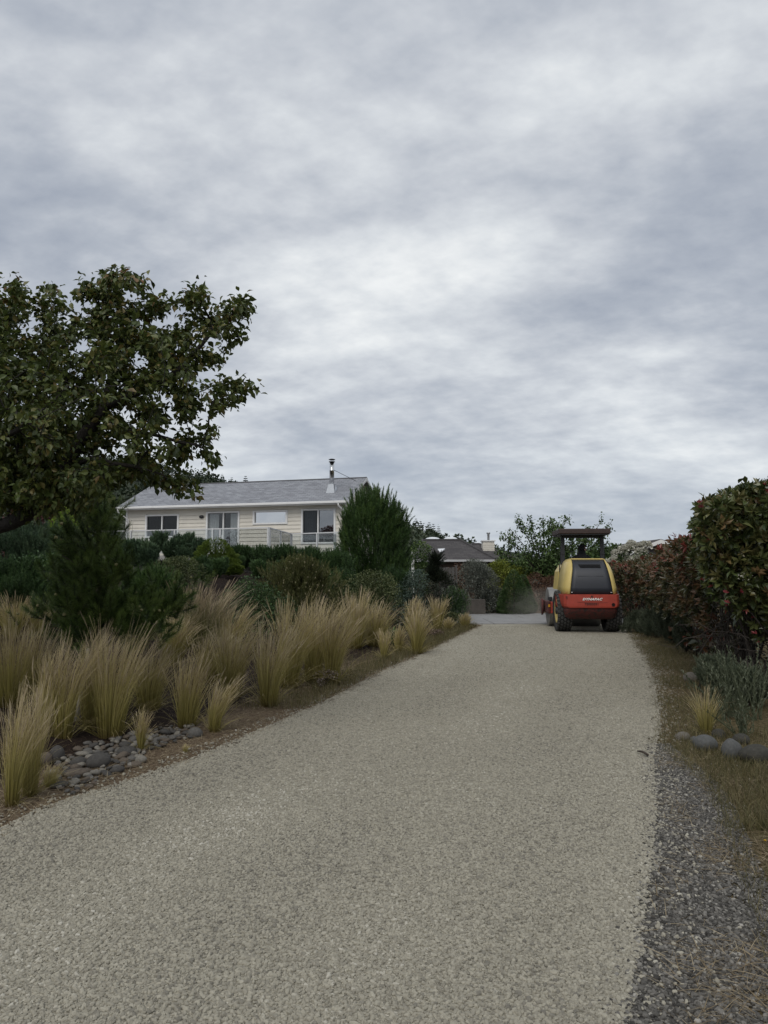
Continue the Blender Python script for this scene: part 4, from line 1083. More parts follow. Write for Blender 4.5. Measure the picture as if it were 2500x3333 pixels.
plant('dark_shrub', 'dark spreading evergreen right of the foreground pine', 'shrub', 480, 1825, 270, 13.5, F_PINE, 'candle', 1500, .20, 24, .2, upw=.6)
plant('fine_leaved_shrub', 'bronze fine-leaved shrub left of the pine trunk', 'shrub', 250, 1715, 110, 13, F_OLIVE, 'leaf', 2400, .035, 16, .22)
plant('dark_shrub', 'low black-green shrub behind the grasses left of the pine', 'shrub', 130, 1790, 330, 11.5, F_YEW, 'leaf', 4500, .05, 20, .24)
G_HOUSE = 'evergreens below the deck railing'
for a in [('rosemary_bush', 'upright dark bush under the left house window', 520, 1738, 190, 25), ('rosemary_bush', 'spiky dark bush left of the green dome', 612, 1745, 120, 25),
          ('rosemary_bush', 'low dark bush at the left house corner', 425, 1765, 130, 24.5)]:
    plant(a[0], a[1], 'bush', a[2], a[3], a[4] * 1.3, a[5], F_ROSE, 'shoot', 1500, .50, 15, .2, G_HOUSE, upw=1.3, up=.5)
for lab, u, v, w, D in [('dark yew shrub just right of the green dome conifer', 800, 1774, 160, 24.5), ('dark yew shrub below the transom window and screen corner', 905, 1770, 170, 24),
                        ('dark yew shrub below the right house window', 1010, 1778, 150, 24), ('dark yew shrub touching the left flank of the candle pine', 1085, 1785, 130, 24), ('low dark yew between dome conifer and olive mugo pine', 730, 1815, 330, 20)]:
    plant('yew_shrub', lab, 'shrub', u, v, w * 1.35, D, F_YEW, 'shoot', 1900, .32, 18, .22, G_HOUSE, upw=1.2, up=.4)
plant('small_leaved_shrub', 'grey-brown small-leaved shrub among the back grasses', 'shrub', 575, 1805, 230, 17, F_OLIVE, 'leaf', 4500, .045, 20, .24)
plant('mugo_pine', 'broad olive-brown dwarf pine with pale bud tips', 'pine', 985, 1792, 340, 16, F_MUGO, 'candle', 2600, .17, 34, .17, upw=.7, tips=(F_BUD, 420, .010))
plant('juniper', 'low green juniper below the olive dwarf pine', 'shrub', 830, 1870, 280, 14.5, F_YEW, 'leaf', 6500, .045, 22, .22)
plant('sprawling_shrub', 'rounded olive shrub below the candle pine', 'shrub', 1215, 1850, 230, 18.5, F_OLIVE, 'leaf', 7500, .05, 26, .2)
plant('yew_shrub', 'dark green shrub between dwarf pine and olive shrub', 'shrub', 1110, 1840, 150, 20.5, F_YEW, 'shoot', 1300, .22, 15, .25, upw=1.0)
plant('yew_shrub', 'dark shrub at the right foot of the candle pine', 'shrub', 1285, 1835, 130, 22.5, F_YEW, 'shoot', 1300, .22, 15, .25, upw=1.0)
# candle pine: whorled branches with upright shoots
def candle_pine(u, vt, w, D, label, n=900, size=.36):
    top = at(u, vt, D); x = top[0]; zb = float(height(x, D)); H = top[2] - zb; Wd = w * D / F
    o = empty('candle_pine', (x, D, zb - .03)); tag(o, label, 'pine')
    gb = Geo(); gb.tube([(0, 0, 0), (.05, 0, H * .5), (0, 0, H * .9)], [.09, .06, .015], 8)
    n = 2900; dd = rand_dirs(n); dd[:, 2] = np.sign(dd[:, 2]) * np.abs(dd[:, 2]) ** .8; k = rng.uniform(.50, 1, n) ** .6
    az = np.arctan2(dd[:, 1], dd[:, 0]); lob = 1 + .10 * np.sin(az * 3 + dd[:, 2] * 4) + .08 * np.sin(az * 7 - dd[:, 2] * 9)
    P = dd * (k * lob)[:, None] * [Wd * .46, Wd * .40, H * .47] + [0, 0, H * .46]
    P[:, 0] *= np.where(dd[:, 2] < 0, 1.12, 1 + .04 * dd[:, 2]); P[:, 2] = np.maximum(P[:, 2], .05) - size * .35
    d = dd * [.42, .42, .1] + [0, 0, 1.0] + rng.normal(0, .16, (n, 3))
    for j in range(40): q = P[rng.integers(0, n)]; b_ = np.array([0, 0, max(.1, q[2] - .3)]); gb.tube([b_, (b_ + q) / 2 - [0, 0, .05], q], [.02, .014, .006], 5)
    hz_ = np.clip(P[:, 2] / H, 0, 1)
    Geo().inst(CANDLE, P, basis(d, rng.random(n) * 6), size * rng.uniform(.65, 1.15, n), np.clip(rng.random(n) * .75 + .22 * hz_, 0, 1)).obj('needles', F_PINE, o)
    gb.obj('trunk', M_BARK, o, smooth=True)
candle_pine(1215, 1575, 232, 26.5, 'tall bushy pine with upright candle shoots beside the house corner', size=.42)
plant('spreading_spruce', 'blue-grey spreading conifer with pale shoot tips', 'shrub', 1345, 1848, 140, 22, F_BLUE, 'leaf', 5200, .05, 20, .2, up=.0)
plant('ivy_bush', 'glossy ivy-like bush beside the deck post', 'shrub', 1372, 1758, 105, 29, F_IVY, 'leaf', 3600, .085, 16, .28)
F_DPINE = foliage('blackish pine', G3((.008, .013, .008), (.018, .026, .014), (.036, .045, .024)), trans=.08)
plant('small_pine', 'small dark tiered pine left of the silver shrub', 'pine', 1420, 1785, 105, 24.5, F_DPINE, 'candle', 900, .20, 16, .2, cone=1, upw=.5)
plant('dark_shrub', 'dark shrub at the foot of the small tiered pine', 'shrub', 1400, 1885, 150, 23.5, F_DPINE, 'leaf', 4000, .05, 18, .24)
o = plant('lavender_mound', 'dark drooping mound with pale flower spikes beside planter wall', 'shrub', 1478, 1905, 110, 26, F_YEW, 'narrow', 5200, .07, 16, .3, upw=-.5)
P_ = []
for k in range(46): P_.append((rng.normal(0, .3), rng.normal(0, .25), .55 + rng.random() * .35))
Geo().inst(SHOOT, np.array(P_), basis(np.stack([rng.normal(0, .25, 46), rng.normal(0, .25, 46), np.ones(46)], 1)), rng.uniform(.25, .42, 46)).obj('flower_spikes', F_SILV, o)
plant('silver_shrub', 'rounded silver-grey leafy shrub above the planter wall', 'shrub', 1560, 1818, 150, 31.3, F_SILV, 'narrow', 9000, .10, 24, .22, upw=.1)
plant('dark_shrub', 'dark shrub under the silver shrub left of the cone spruce', 'shrub', 1600, 1905, 110, 32.5, F_DPINE, 'leaf', 4000, .07, 16, .26)
G_END = 'shrubs behind the concrete'
plant('yellow_green_shrub', 'yellow-green shrub right behind the silver shrub', 'shrub', 1625, 1820, 120, 35, F_YELG, 'leaf', 4200, .09, 18, .25, G_END)
plant('yellow_green_shrub', 'yellow-green shrub behind the cone spruce', 'shrub', 1680, 1838, 100, 35.5, F_YELG, 'leaf', 3600, .09, 16, .25, G_END)
plant('bronze_shrub', 'bronze shrub under the bungalow gutter', 'shrub', 1500, 1830, 140, 36, F_BARB, 'leaf', 4000, .09, 16, .25, G_END)
def cone_spruce(u, vt, w, D, label, mat=None, pw=.72, name='cone_spruce', group='clipped cone spruces by the concrete'):
    top = at(u, vt, D); x = top[0]; zb = float(height(x, D)); H = float(top[2]) - zb; Wd = w * D / F
    o = empty(name, (x, D, zb - .02)); tag(o, label, 'conifer', group)
    n = 15000; f = 1 - np.sqrt(rng.random(n)); az = rng.random(n) * 6.28
    lump = 1 + .07 * np.sin(az * 5 + f * 14) + .05 * np.sin(az * 9 - f * 23) + .04 * np.sin(az * 3 + f * 40)
    r = Wd / 2 * np.minimum(1, (1 - f) ** pw * 1.12) * lump * (1 - .14 * rng.random(n) ** 2)
    r *= np.where(f < .08, .86 + f * 1.75, 1)
    P = np.stack([np.cos(az) * r, np.sin(az) * r, f * H], 1)
    d = np.stack([np.cos(az), np.sin(az), np.full(n, .55)], 1) + rng.normal(0, .35, (n, 3))
    Geo().inst(KITE_N, P, basis(d), .075 * rng.uniform(.7, 1.3, n), np.clip(.5 * (lump - .84) / .32 + .5 * rng.random(n), 0, 1)).obj('foliage', mat or F_CONE, o)
    Geo().tube([(0, 0, 0), (0, 0, H * .9)], [.05, .01], 6).obj('trunk', M_BARK, o)
cone_spruce(1672, 1852, 112, 31.0, 'larger smooth cone-shaped dwarf spruce at the concrete edge')
cone_spruce(702, 1748, 165, 22.0, 'bright green rounded dome conifer in front of the sliding door', F_DOME, .55, 'dome_conifer', None)
cone_spruce(1703, 1868, 76, 32.0, 'narrower cone spruce half hidden behind the larger one')
F_RED2 = F_BARB
plant('barberry_hedge', 'reddish-brown barberry hedge left of the roller', 'hedge', 1765, 1862, 210, 34, F_BARB, 'leaf', 9000, .075, 30, .17, depth=1.6)
plant('barberry_hedge', 'olive-red hedge right behind the roller hood', 'hedge', 1930, 1850, 260, 34.5, F_BARB, 'leaf', 8000, .085, 30, .15, depth=1.6)
# cherry tree with fanning branches
def fan_tree(name, u, v0, vt, w, D, label, mat, nb=16, size=.14, lean=0):
    b = at(u, v0, D); top = at(u, vt, D); H = float(top[2]); Wd = w * D / F
    o = empty(name, (b[0], D, -.05)); tag(o, label, 'tree')
    g = Geo(); z1 = H * .30
    g.tube([(0, 0, 0), (.05, 0, z1 * .6), (0, 0, z1)], [.13, .11, .09], 8)
    P, d = [], []
    for k in range(nb):
        az = rng.random() * 6.28; el = rng.uniform(.10, 1.25); ca = math.cos(az)
        Lb = Wd / 2 * rng.uniform(.8, 1.12) * math.cos(el) + (H - z1) * math.sin(el) * rng.uniform(.75, 1.03)
        e = np.array([ca * math.cos(el), math.sin(az) * math.cos(el) * .8, math.sin(el)]) * Lb + [0, 0, z1]
        e[0] = np.clip(e[0], -Wd / 2, Wd / 2); e[2] = min(e[2], H)
        m = np.array([0, 0, z1]) * .5 + e * .5 + [0, 0, .09 * Lb]
        g.tube([(0, 0, z1 - .1), m, e], [.045, .025, .008], 5)
        for j in range(22):
            s = rng.uniform(.2, 1); q = np.array([0, 0, z1]) * (1 - s) ** 2 + 2 * m * s * (1 - s) + e * s * s
            q2 = q + rng.normal(0, .26, 3) * (1.25 - .75 * s)
            for i in range(11):
                P.append(q + (q2 - q) * rng.random() + rng.normal(0, .075, 3)); d.append(rng.normal(0, .6, 3) + [0, 0, -.35] + (e - q) * .15)
    P, d = np.array(P), np.array(d); n = len(P)
    Geo().inst(LEAF, P, basis(d), size * rng.uniform(.7, 1.2, n), rng.random(n)).obj('crown', mat, o)
    g.obj('trunk', M_BARK, o, smooth=True)
fan_tree('cherry_tree', 1775, 1990, 1680, 290, 36, 'cherry tree with fanning leafy branches left of the roller canopy', F_CHERRY, 34)
fan_tree('cherry_tree', 1880, 1990, 1690, 230, 39, 'darker tree seen through the posts of the roller', F_CHERRY, 26)
plant('green_shrub', 'round green tree right of the roller canopy post', 'tree', 1985, 1768, 190, 40, F_CHERRY, 'leaf', 7000, .14, 26, .2, upw=.1)
plant('green_shrub', 'mid green shrub directly behind the driver', 'shrub', 1915, 1800, 160, 38, F_CHERRY, 'leaf', 5000, .13, 20, .22, upw=.1)
o = plant('white_blossom_shrub', 'shrub covered in creamy white blossom behind the hedge', 'shrub', 2070, 1782, 250, 31, F_CHERRY, 'leaf', 4200, .09, 20, .2)
L_ = lumps(270 * 31 / F, 1.8, at(2070, 1770, 31)[2], 80, .13)
P_, d_, _ = shell(L_, 11000, up=.7); kp = P_[:, 2] > 1.7; P_, d_ = P_[kp], d_[kp]
Geo().inst(kite_t(.9, .05), P_, basis(d_ + rng.normal(0, .5, d_.shape)), .11 * rng.uniform(.7, 1.3, len(P_))).obj('blossom', F_WHITE, o)
# spindly sapling by the house
b = at(412, 1740, 31); zb = float(height(b[0], 31)); hs = at(412, 1690, 31)[2] - zb
o = empty('sapling', (b[0], 31, zb)); tag(o, 'thin pale sapling in front of the left house corner', 'sapling')
g = Geo(); P, d = [], []
for k in range(9):
    e = np.array([rng.normal(0, .28), rng.normal(0, .15), hs * rng.uniform(.7, 1.0)]); s0 = np.array([0, 0, hs * rng.uniform(.2, .5)])
    g.tube([s0, (s0 + e) / 2 + rng.normal(0, .04, 3), e], [.012, .008, .004], 4)
    for j in range(14): s = rng.random(); P.append(s0 * (1 - s) + e * s + rng.normal(0, .05, 3)); d.append(rng.normal(0, .6, 3) + [0, 0, .3])
g.tube([(0, 0, -.05), (0, 0, hs * .5)], [.02, .012], 5); g.obj('stems', M_SAP, o)
Geo().inst(KITE_S, np.array(P), basis(np.array(d)), .07 * rng.uniform(.7, 1.2, len(P))).obj('foliage', F_SILV, o)

# ================================================================= FOREGROUND PINE
fp = hit(330, 2130); fp = np.array([at(330, 2000, 9.3)[0], 9.3, 0]); fp[2] = float(height(fp[0], fp[1]))
pine = empty('pine_tree', tuple(fp - [0, 0, .03])); tag(pine, 'open dark green pine with tan cones standing in the grasses', 'pine')
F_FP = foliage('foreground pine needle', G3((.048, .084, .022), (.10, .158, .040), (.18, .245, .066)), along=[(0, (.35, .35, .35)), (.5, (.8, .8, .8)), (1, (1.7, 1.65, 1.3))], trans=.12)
BIG = [brush_t(100, .55, .016, 15, 78) for _ in range(3)]
def pp(u, v, D=9.3): return at(u, v, D) - fp
g = Geo()
g.tube([pp(300, 2140), pp(318, 2000), pp(330, 1900), pp(325, 1800), pp(318, 1710), pp(315, 1660)], [.055, .05, .045, .035, .022, .01], 8)
limbs = [((312, 1700), (314, 1640), 9.3, 5), ((310, 1730), (272, 1680), 9.2, 4), ((310, 1740), (347, 1665), 9.35, 5), ((323, 1790), (227, 1745), 9.1, 6), ((323, 1790), (218, 1790), 9.3, 6), ((323, 1800), (362, 1745), 9.2, 6),
         ((340, 1850), (203, 1800), 9.0, 6), ((340, 1850), (388, 1800), 9.1, 7), ((335, 1900), (190, 1880), 9.0, 7), ((335, 1900), (285, 1860), 8.8, 6), ((335, 1890), (420, 1860), 8.9, 7), ((335, 1890), (350, 1850), 8.7, 6),
         ((325, 1970), (215, 1960), 8.8, 7), ((325, 1970), (250, 1935), 8.6, 7), ((322, 2000), (100, 2000), 9.1, 6), ((320, 2010), (240, 2030), 8.6, 7), ((322, 1990), (470, 1960), 9.2, 13), ((322, 1990), (560, 1975), 9.1, 14),
         ((320, 2010), (430, 2005), 8.8, 13), ((320, 2010), (520, 2020), 8.8, 14), ((320, 2020), (600, 1955), 9.0, 15), ((320, 2030), (450, 2065), 8.6, 12), ((320, 2030), (510, 2080), 8.7, 7), ((318, 2040), (250, 2080), 8.7, 7), ((318, 2040), (180, 2040), 9.0, 6)]
P, d, CP, CD_ = [], [], [], []
for (a, b, D, n) in limbs:
    A_ = pp(*a); B_ = pp(b[0], b[1], D); m = (A_ + B_) / 2 + [0, 0, -.06]
    g.tube([A_, m, B_], [.022, .016, .008], 6); dr = (B_ - A_) / np.linalg.norm(B_ - A_)
    for j in range(4 * n):
        s = 1 - .80 * (j / (4 * n)) ** 1.1; q = A_ * (1 - s) ** 2 + 2 * m * s * (1 - s) + B_ * s * s + rng.normal(0, .095, 3)
        P.append(q); d.append(dr * .6 + [0, 0, .75] + rng.normal(0, .35, 3))
        if s > .85 and rng.random() < .2:
            CP.append(q + [0, 0, .10] + rng.normal(0, .03, 3)); CD_.append(np.array([0, 0, 1.0]) + rng.normal(0, .35, 3))
P, d = np.array(P), np.array(d); n = len(P); ii = rng.integers(0, 3, n); gn = Geo()
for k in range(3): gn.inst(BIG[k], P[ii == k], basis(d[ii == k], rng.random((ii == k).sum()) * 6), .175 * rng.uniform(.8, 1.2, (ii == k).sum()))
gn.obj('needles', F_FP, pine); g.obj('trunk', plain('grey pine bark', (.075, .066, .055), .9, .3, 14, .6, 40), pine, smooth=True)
cone_g = Geo(); nl = 9; prof = [(.3, 0), (.75, .25), (1, .6), (.95, 1.0), (.7, 1.5), (.35, 1.9), (.05, 2.1)]
cone_g.lathe(prof, 8); cm = cone_g.mesh('cone', F_CONEM, True)
for p, q in zip(CP, CD_):
    o = link_mesh('cone', cm, pine); o.matrix_basis = Matrix.Translation(p) @ Vector(q).to_track_quat('Z', 'Y').to_matrix().to_4x4() @ Matrix.Scale(.020 * rng.uniform(.8, 1.2), 4)
# weathered stake in the grass
b, t = at(262, 2262, 7.9), at(287, 2110, 7.95); b0 = b + (b - t) * .8
st = Geo().tube([b0, b, (b + t) / 2 + [.008, 0, 0], t], [.022, .022, .020, .015], 7).obj('wooden_stake', plain('bleached wood', (.30, .28, .24), .85, .2, 8, .4, 30, stretch=(6, 6, 1)), smooth=True)
tag(st, 'bleached leaning wooden stake among the grasses', 'stake')

# ================================================================= FEATHER GRASS
CL = [
 (38, 2625, 2258, 100, 'nearest grass clump, cut by the left picture edge at the drive'), (96, 2592, 2240, 110, 'tall clump right beside the nearest one at far left'),
 (206, 2405, 2080, 130, 'wispy tall clump left of the leaning stake'), (150, 2400, 2110, 110, 'clump between the far left pair and the wispy tall one'), (358, 2398, 2030, 190, 'largest upright clump rising behind the river stones'), (300, 2370, 2060, 150, 'clump directly right of the leaning stake'),
 (483, 2312, 2085, 160, 'drooping clump behind bare mulch, right of the largest upright one'), (607, 2368, 2125, 140, 'fan-shaped clump at the right end of the river stones'), (700, 2383, 2208, 85, 'short yellow tuft-like clump at the verge'),
 (752, 2275, 2020, 130, 'clump left of the big bright front clump'), (458, 2446, 2309, 40, 'small wisp growing out of the river stones'), (603, 2449, 2424, 26, 'tiny tuft on the verge beyond the stones'), (163, 2560, 2490, 70, 'low wisp right of the tall far left clumps'),
 (32, 2300, 2010, 150, 'broad mass at the left picture edge behind the nearest clump'), (105, 2275, 2040, 140, 'clump behind the wispy tall one at left'), (38, 2080, 1930, 110, 'dark back clump at the left edge below the needle bush'), (118, 2080, 1960, 90, 'back clump left of the pine foot'),
 (470, 2010, 1880, 110, 'pale back clump under the grey-brown shrub'),
 (612, 2110, 1895, 130, 'tall feathery back clump under the rosemary bushes'), (672, 2120, 1900, 130, 'tallest arching clump in the middle of the back row'), (560, 2170, 1985, 130, 'clump right of the pine, behind the drooping one'), (745, 2130, 1965, 140, 'arching clump left of the low juniper'), (680, 2220, 2050, 140, 'clump between the fan-shaped one and the back row'),
 (874, 2300, 2025, 130, 'big bright front clump at the bare mulch'), (942, 2240, 1940, 130, 'tall clump directly behind the big bright front one'), (1020, 2222, 1950, 120, 'middle clump of the tall trio at the verge'), (1082, 2228, 1962, 100, 'pinkish right clump of the tall trio'),
 (1155, 2110, 1925, 110, 'upright clump left in the windswept pair'), (1222, 2105, 1955, 130, 'windswept clump leaning right beside the upright one'), (1250, 2146, 2046, 36, 'slim short clump in front of the windswept pair'), (1297, 2126, 2036, 44, 'slim clump in front of the strap-leaved plant'),
 (1338, 2056, 1946, 56, 'rear upright clump behind the pale feathery one'), (1358, 2130, 1968, 66, 'pale feathery clump at the bend of the verge'), (1424, 2052, 1942, 52, 'stiff upright clump standing alone near the concrete'), (1457, 2054, 2010, 34, 'short clump right of the stiff upright one'), (1514, 2046, 1995, 44, 'farthest little wisp at the corner of the drive')]
for k, (u, vb, vt, w, lab) in enumerate(CL):
    back = vb < 2130 and u < 800
    clump(u, vb, vt, w, lab, lean=.10 if u > 600 else .05, green=back and u > 550, plume=.5 if vb - vt > 120 else .3)
# grass on the right verge
clump(2298, 2392, 2232, 80, 'yellow-green grass clump above the boulders on the right', n=240, lean=.05, plume=.15)
# strap-leaved plant
def strap(u, vb, vt, w, label):
    b = hit(u, vb); D = b[1]; H = (vb - vt) * D / F; o = empty('strap_leaved_plant', tuple(b)); tag(o, label, 'plant')
    n = 46; K = 7; t = np.linspace(0, 1, K); az = rng.random(n) * 6.28; out = np.stack([np.cos(az), np.sin(az), 0 * az], 1)
    Ln = H * rng.uniform(.8, 1.35, n); tl = rng.uniform(.15, .75, n)
    d = out * np.sin(tl)[:, None] + np.array([0, 0, 1]) * np.cos(tl)[:, None]
    P = d[:, None] * (Ln[:, None] * t)[..., None] - np.array([0, 0, 1]) * (Ln * .35)[:, None, None] * (t ** 3)[None, :, None] + (out * .2 * Ln[:, None])[:, None] * (t ** 2)[None, :, None]
    side = np.cross(out, [0, 0, 1.0]); g = Geo()
    ribbons(P, .016 * np.array([.7, 1, 1, 1, .9, .6, .1])[None] * np.ones((n, 1)), side, rng.random(n), g)
    g.obj('leaves', F_CHERRY, o)
strap(1280, 2105, 2020, 120, 'clump of arching green strap leaves between the grass clumps')
plant('dry_sedum', 'low brown dried sedum patch beside the pale feathery clump', 'plant', 1400, 2038, 95, hit(1400, 2075)[1], foliage('dried sedum', G3((.08, .055, .045), (.15, .105, .085), (.24, .175, .14)), trans=.1), 'leaf', 1500, .035, 12, .3)
plant('dry_sedum', 'small withered weed at the foot of the tall trio', 'plant', 1045, 2180, 40, hit(1045, 2235)[1], foliage('withered leaf', G3((.10, .08, .065), (.17, .14, .115), (.26, .22, .19)), trans=.1), 'leaf', 260, .03, 6, .35)
plant('dark_shrub', 'dark shrub hiding the foot of the slatted gate', 'shrub', 1462, 1868, 90, 28.5, F_DPINE, 'leaf', 3200, .06, 16, .24)
plant('dark_shrub', 'low dark heather mound behind the stiff upright clump', 'shrub', 1475, 1990, 110, 24.0, F_OLIVE, 'leaf', 3000, .045, 14, .3)

# ================================================================= RIVER STONES (left) AND BOULDERS (right)
def rock_mesh(seed, sub=ICO3, rough=.10):
    r = np.random.default_rng(seed); V = sub[0].copy(); f = r.normal(0, 1, (5, 3)); ph = r.random(5) * 6
    k = sum(rough / (1 + i) * np.sin(V @ f[i] * (1 + i * .8) + ph[i]) for i in range(5))
    V = V * (1 + k)[:, None]
    g = Geo(); g.add(V, sub[1], sub[2]); return g
def rock_mat(name, col, var=.25): return plain(name, col, .8, var, 4, .25, 35, spec=.3)
RM = [rock_mat('dark basalt cobble', (.060, .057, .053)), rock_mat('grey cobble', (.105, .100, .092)), rock_mat('pale cobble', (.18, .168, .145)), rock_mat('brown grey cobble', (.105, .086, .068))]
stones = [rock_mesh(k, ICO2, .20).mesh('river_stone', RM[k % 4] if k < 8 else RM[k % 3], True) for k in range(12)]
stone_poly = polyline([(140, 2560), (190, 2480), (290, 2420), (420, 2395), (545, 2360), (640, 2368), (655, 2392), (560, 2420), (480, 2440), (440, 2490), (360, 2520), (250, 2585)])
def in_poly(x, y, P):
    k = False; j = len(P) - 1
    for i in range(len(P)):
        if (P[i, 1] > y) != (P[j, 1] > y) and x < (P[j, 0] - P[i, 0]) * (y - P[i, 1]) / (P[j, 1] - P[i, 1]) + P[i, 0]: k = not k
        j = i
    return k
mn, mxx = stone_poly.min(0), stone_poly.max(0); placed = []
tries = 0
while len(placed) < 240 and tries < 20000:
    tries += 1
    x, y = rng.uniform(mn[0], mxx[0]), rng.uniform(mn[1], mxx[1])
    if not in_poly(x, y, stone_poly): continue
    r = .020 + .034 * rng.random() ** 2.2
    if any((x - a) ** 2 + (y - b) ** 2 < (.80 * (r + q)) ** 2 for a, b, q in placed): continue
    placed.append((x, y, r))
for (x, y, r) in placed:
    o = link_mesh('river_stone', stones[rng.integers(0, 12)], None, (x, y, float(height(x, y)) + r * .32 + .006))
    o.rotation_euler = (rng.normal(0, .18), rng.normal(0, .18), rng.random() * 6.28); o.scale = (r * 1.25, r * .95, r * .62)
    tag(o, ['smooth near-black', 'smooth mid-grey', 'smooth pale', 'smooth brownish'][RM.index(o.data.materials[0])] + ' river stone in the heap between grasses and drive', 'stone', 'river stones heaped at the left edge of the drive')
def boulder(u, v, w, hgt, label, mat, seed, name='boulder', sink=.3, group=None, yaw=None):
    b = hit(u, v); D = b[1]; a = w * D / F / 2; h = hgt * D / F
    o = rock_mesh(seed, ICO3, .07).obj(name, mat, None, smooth=True)
    o.location = (b[0], b[1] + a * .5, b[2] + h * (.5 - sink * .35)); o.scale = (a, a * .8, h * .62); o.rotation_euler = (0, rng.normal(0, .08), (rng.random() * .6 if yaw is None else yaw))
    tag(o, label, 'boulder' if name == 'boulder' else 'rock', group)
M_B1, M_B2, M_B3 = rock_mat('blue grey boulder', (.085, .087, .085), .22), rock_mat('mossy dark boulder', (.045, .043, .036), .35), rock_mat('tan grey rock', (.13, .118, .10), .25)
boulder(2305, 2445, 86, 46, 'flat-topped grey boulder in front of the yellow-green grass', M_B1, 1)
boulder(2392, 2474, 76, 62, 'pale egg-shaped boulder between two other boulders', M_B1, 2)
boulder(2470, 2485, 100, 52, 'dark mossy boulder cut by the right picture edge', M_B2, 3)
boulder(2226, 2408, 50, 28, 'half-buried small boulder left of the flat-topped one', M_B3, 4, sink=.8)
boulder(2262, 2420, 30, 22, 'smallest stone touching the flat-topped boulder', M_B1, 5)
boulder(2345, 2405, 44, 30, 'dark stone behind the flat-topped boulder', M_B2, 6)
boulder(2420, 2425, 60, 34, 'dark stone behind the egg-shaped boulder', M_B2, 7)
boulder(2258, 2222, 56, 30, 'flat tan rock at the verge under the grey-green stalks', M_B3, 8)
boulder(2285, 2205, 50, 22, 'flat tan rock just behind the other one at the verge', M_B3, 9)
boulder(2450, 2240, 70, 40, 'dark rock under the grey-green stalks near the right edge', M_B2, 10)
for (u, v, w, h, lab, m, sd) in [(180, 2480, 52, 48, 'large dark upright stone at the left end of the heap', RM[0], 21), (312, 2500, 76, 44, 'largest dark slab stone at the front of the heap', RM[0], 22), (252, 2497, 52, 30, 'dark pointed stone left of the largest slab', RM[0], 23), (405, 2460, 62, 28, 'flat dark stone in the middle of the heap front', RM[0], 24),
                                 (456, 2485, 36, 24, 'pale rounded stone lying apart at the front right', RM[2], 25), (436, 2498, 42, 16, 'flat brown stone beside the pale rounded one', RM[3], 26), (632, 2400, 46, 30, 'broad grey stone at the right end of the heap', RM[1], 27), (240, 2530, 76, 22, 'flat purple-grey slab half sunk in the litter', RM[3], 28), (145, 2485, 40, 34, 'rounded brown stone beside the tall far left grass', RM[3], 29)]:
    boulder(u, v, w, h, lab, m, sd, name='garden_rock', sink=.4)

# ================================================================= HEDGES (right)
F_PHOT = foliage('photinia leaf', [(0, (.036, .052, .018)), (.35, (.072, .094, .030)), (.65, (.112, .122, .042)), (.85, (.145, .120, .048)), (.96, (.19, .082, .045)), (1, (.24, .050, .045))], trans=.15, rough=.32, spec=.55)
F_PHOTR = foliage('reddish photinia leaf', [(0, (.028, .036, .014)), (.35, (.058, .060, .024)), (.6, (.088, .068, .030)), (.85, (.13, .070, .036)), (1, (.20, .050, .038))], trans=.18, rough=.35, spec=.5)
F_RED = foliage('young red leaf', G3((.10, .014, .018), (.17, .022, .028), (.24, .045, .048)), trans=.3, rough=.35)
ROS = [rosette_t(6, .46, (15, 55)) for _ in range(3)]; ROSF = [rosette_t(5, .38) for _ in range(2)]
bx = at(2500, 1800, 9.9); bx[2] = float(height(bx[0], 9.9))
big = empty('photinia_bush', (bx[0], 9.9, bx[2] - .03)); tag(big, 'tall near photinia bush with big glossy leaves and bare lower stems', 'bush')
L = []
outl = [(2345, 1680, 70), (2310, 1730, 55), (2400, 1655, 70), (2470, 1640, 72), (2550, 1615, 80), (2640, 1600, 100), (2325, 1790, 62), (2385, 1750, 85), (2450, 1740, 90), (2550, 1740, 100), (2650, 1740, 110), (2345, 1850, 55), (2400, 1850, 75), (2470, 1860, 85), (2560, 1870, 100), (2430, 1935, 58), (2500, 1960, 80), (2600, 1960, 90), (2300, 1690, 40), (2370, 1905, 50), (2470, 2020, 45), (2560, 2030, 60), (2500, 1605, 40), (2430, 1615, 36)]
for (u, v, r) in outl:
    for D in (9.4, 10.0, 10.6):
        p = at(u + rng.normal(0, 10), v + 12 + rng.normal(0, 10), D + rng.normal(0, .12)) - np.array(big.location); L.append((*p, r * D / F * 1.02))
L = np.array(L)
P, d, li = shell(L, 4300, up=.15, inner=.55); n = len(P); ii = rng.integers(0, 3, n)
cc = np.clip(rng.random(n) * .9, 0, 1); lowz = P[:, 2] < 1.0; cc[lowz] = np.clip(cc[lowz] + .12 * rng.random(lowz.sum()), 0, 1)
RRp = basis(d + rng.normal(0, .3, d.shape) + [0, 0, .25], rng.random(n) * 6.28); szp = .122 * rng.uniform(.75, 1.2, n)
g = Geo()
for k in range(3): g.inst(ROS[k], P[ii == k], RRp[ii == k], szp[ii == k], cc[ii == k])
tag(g.obj('foliage', F_PHOT, big), kind='stuff')
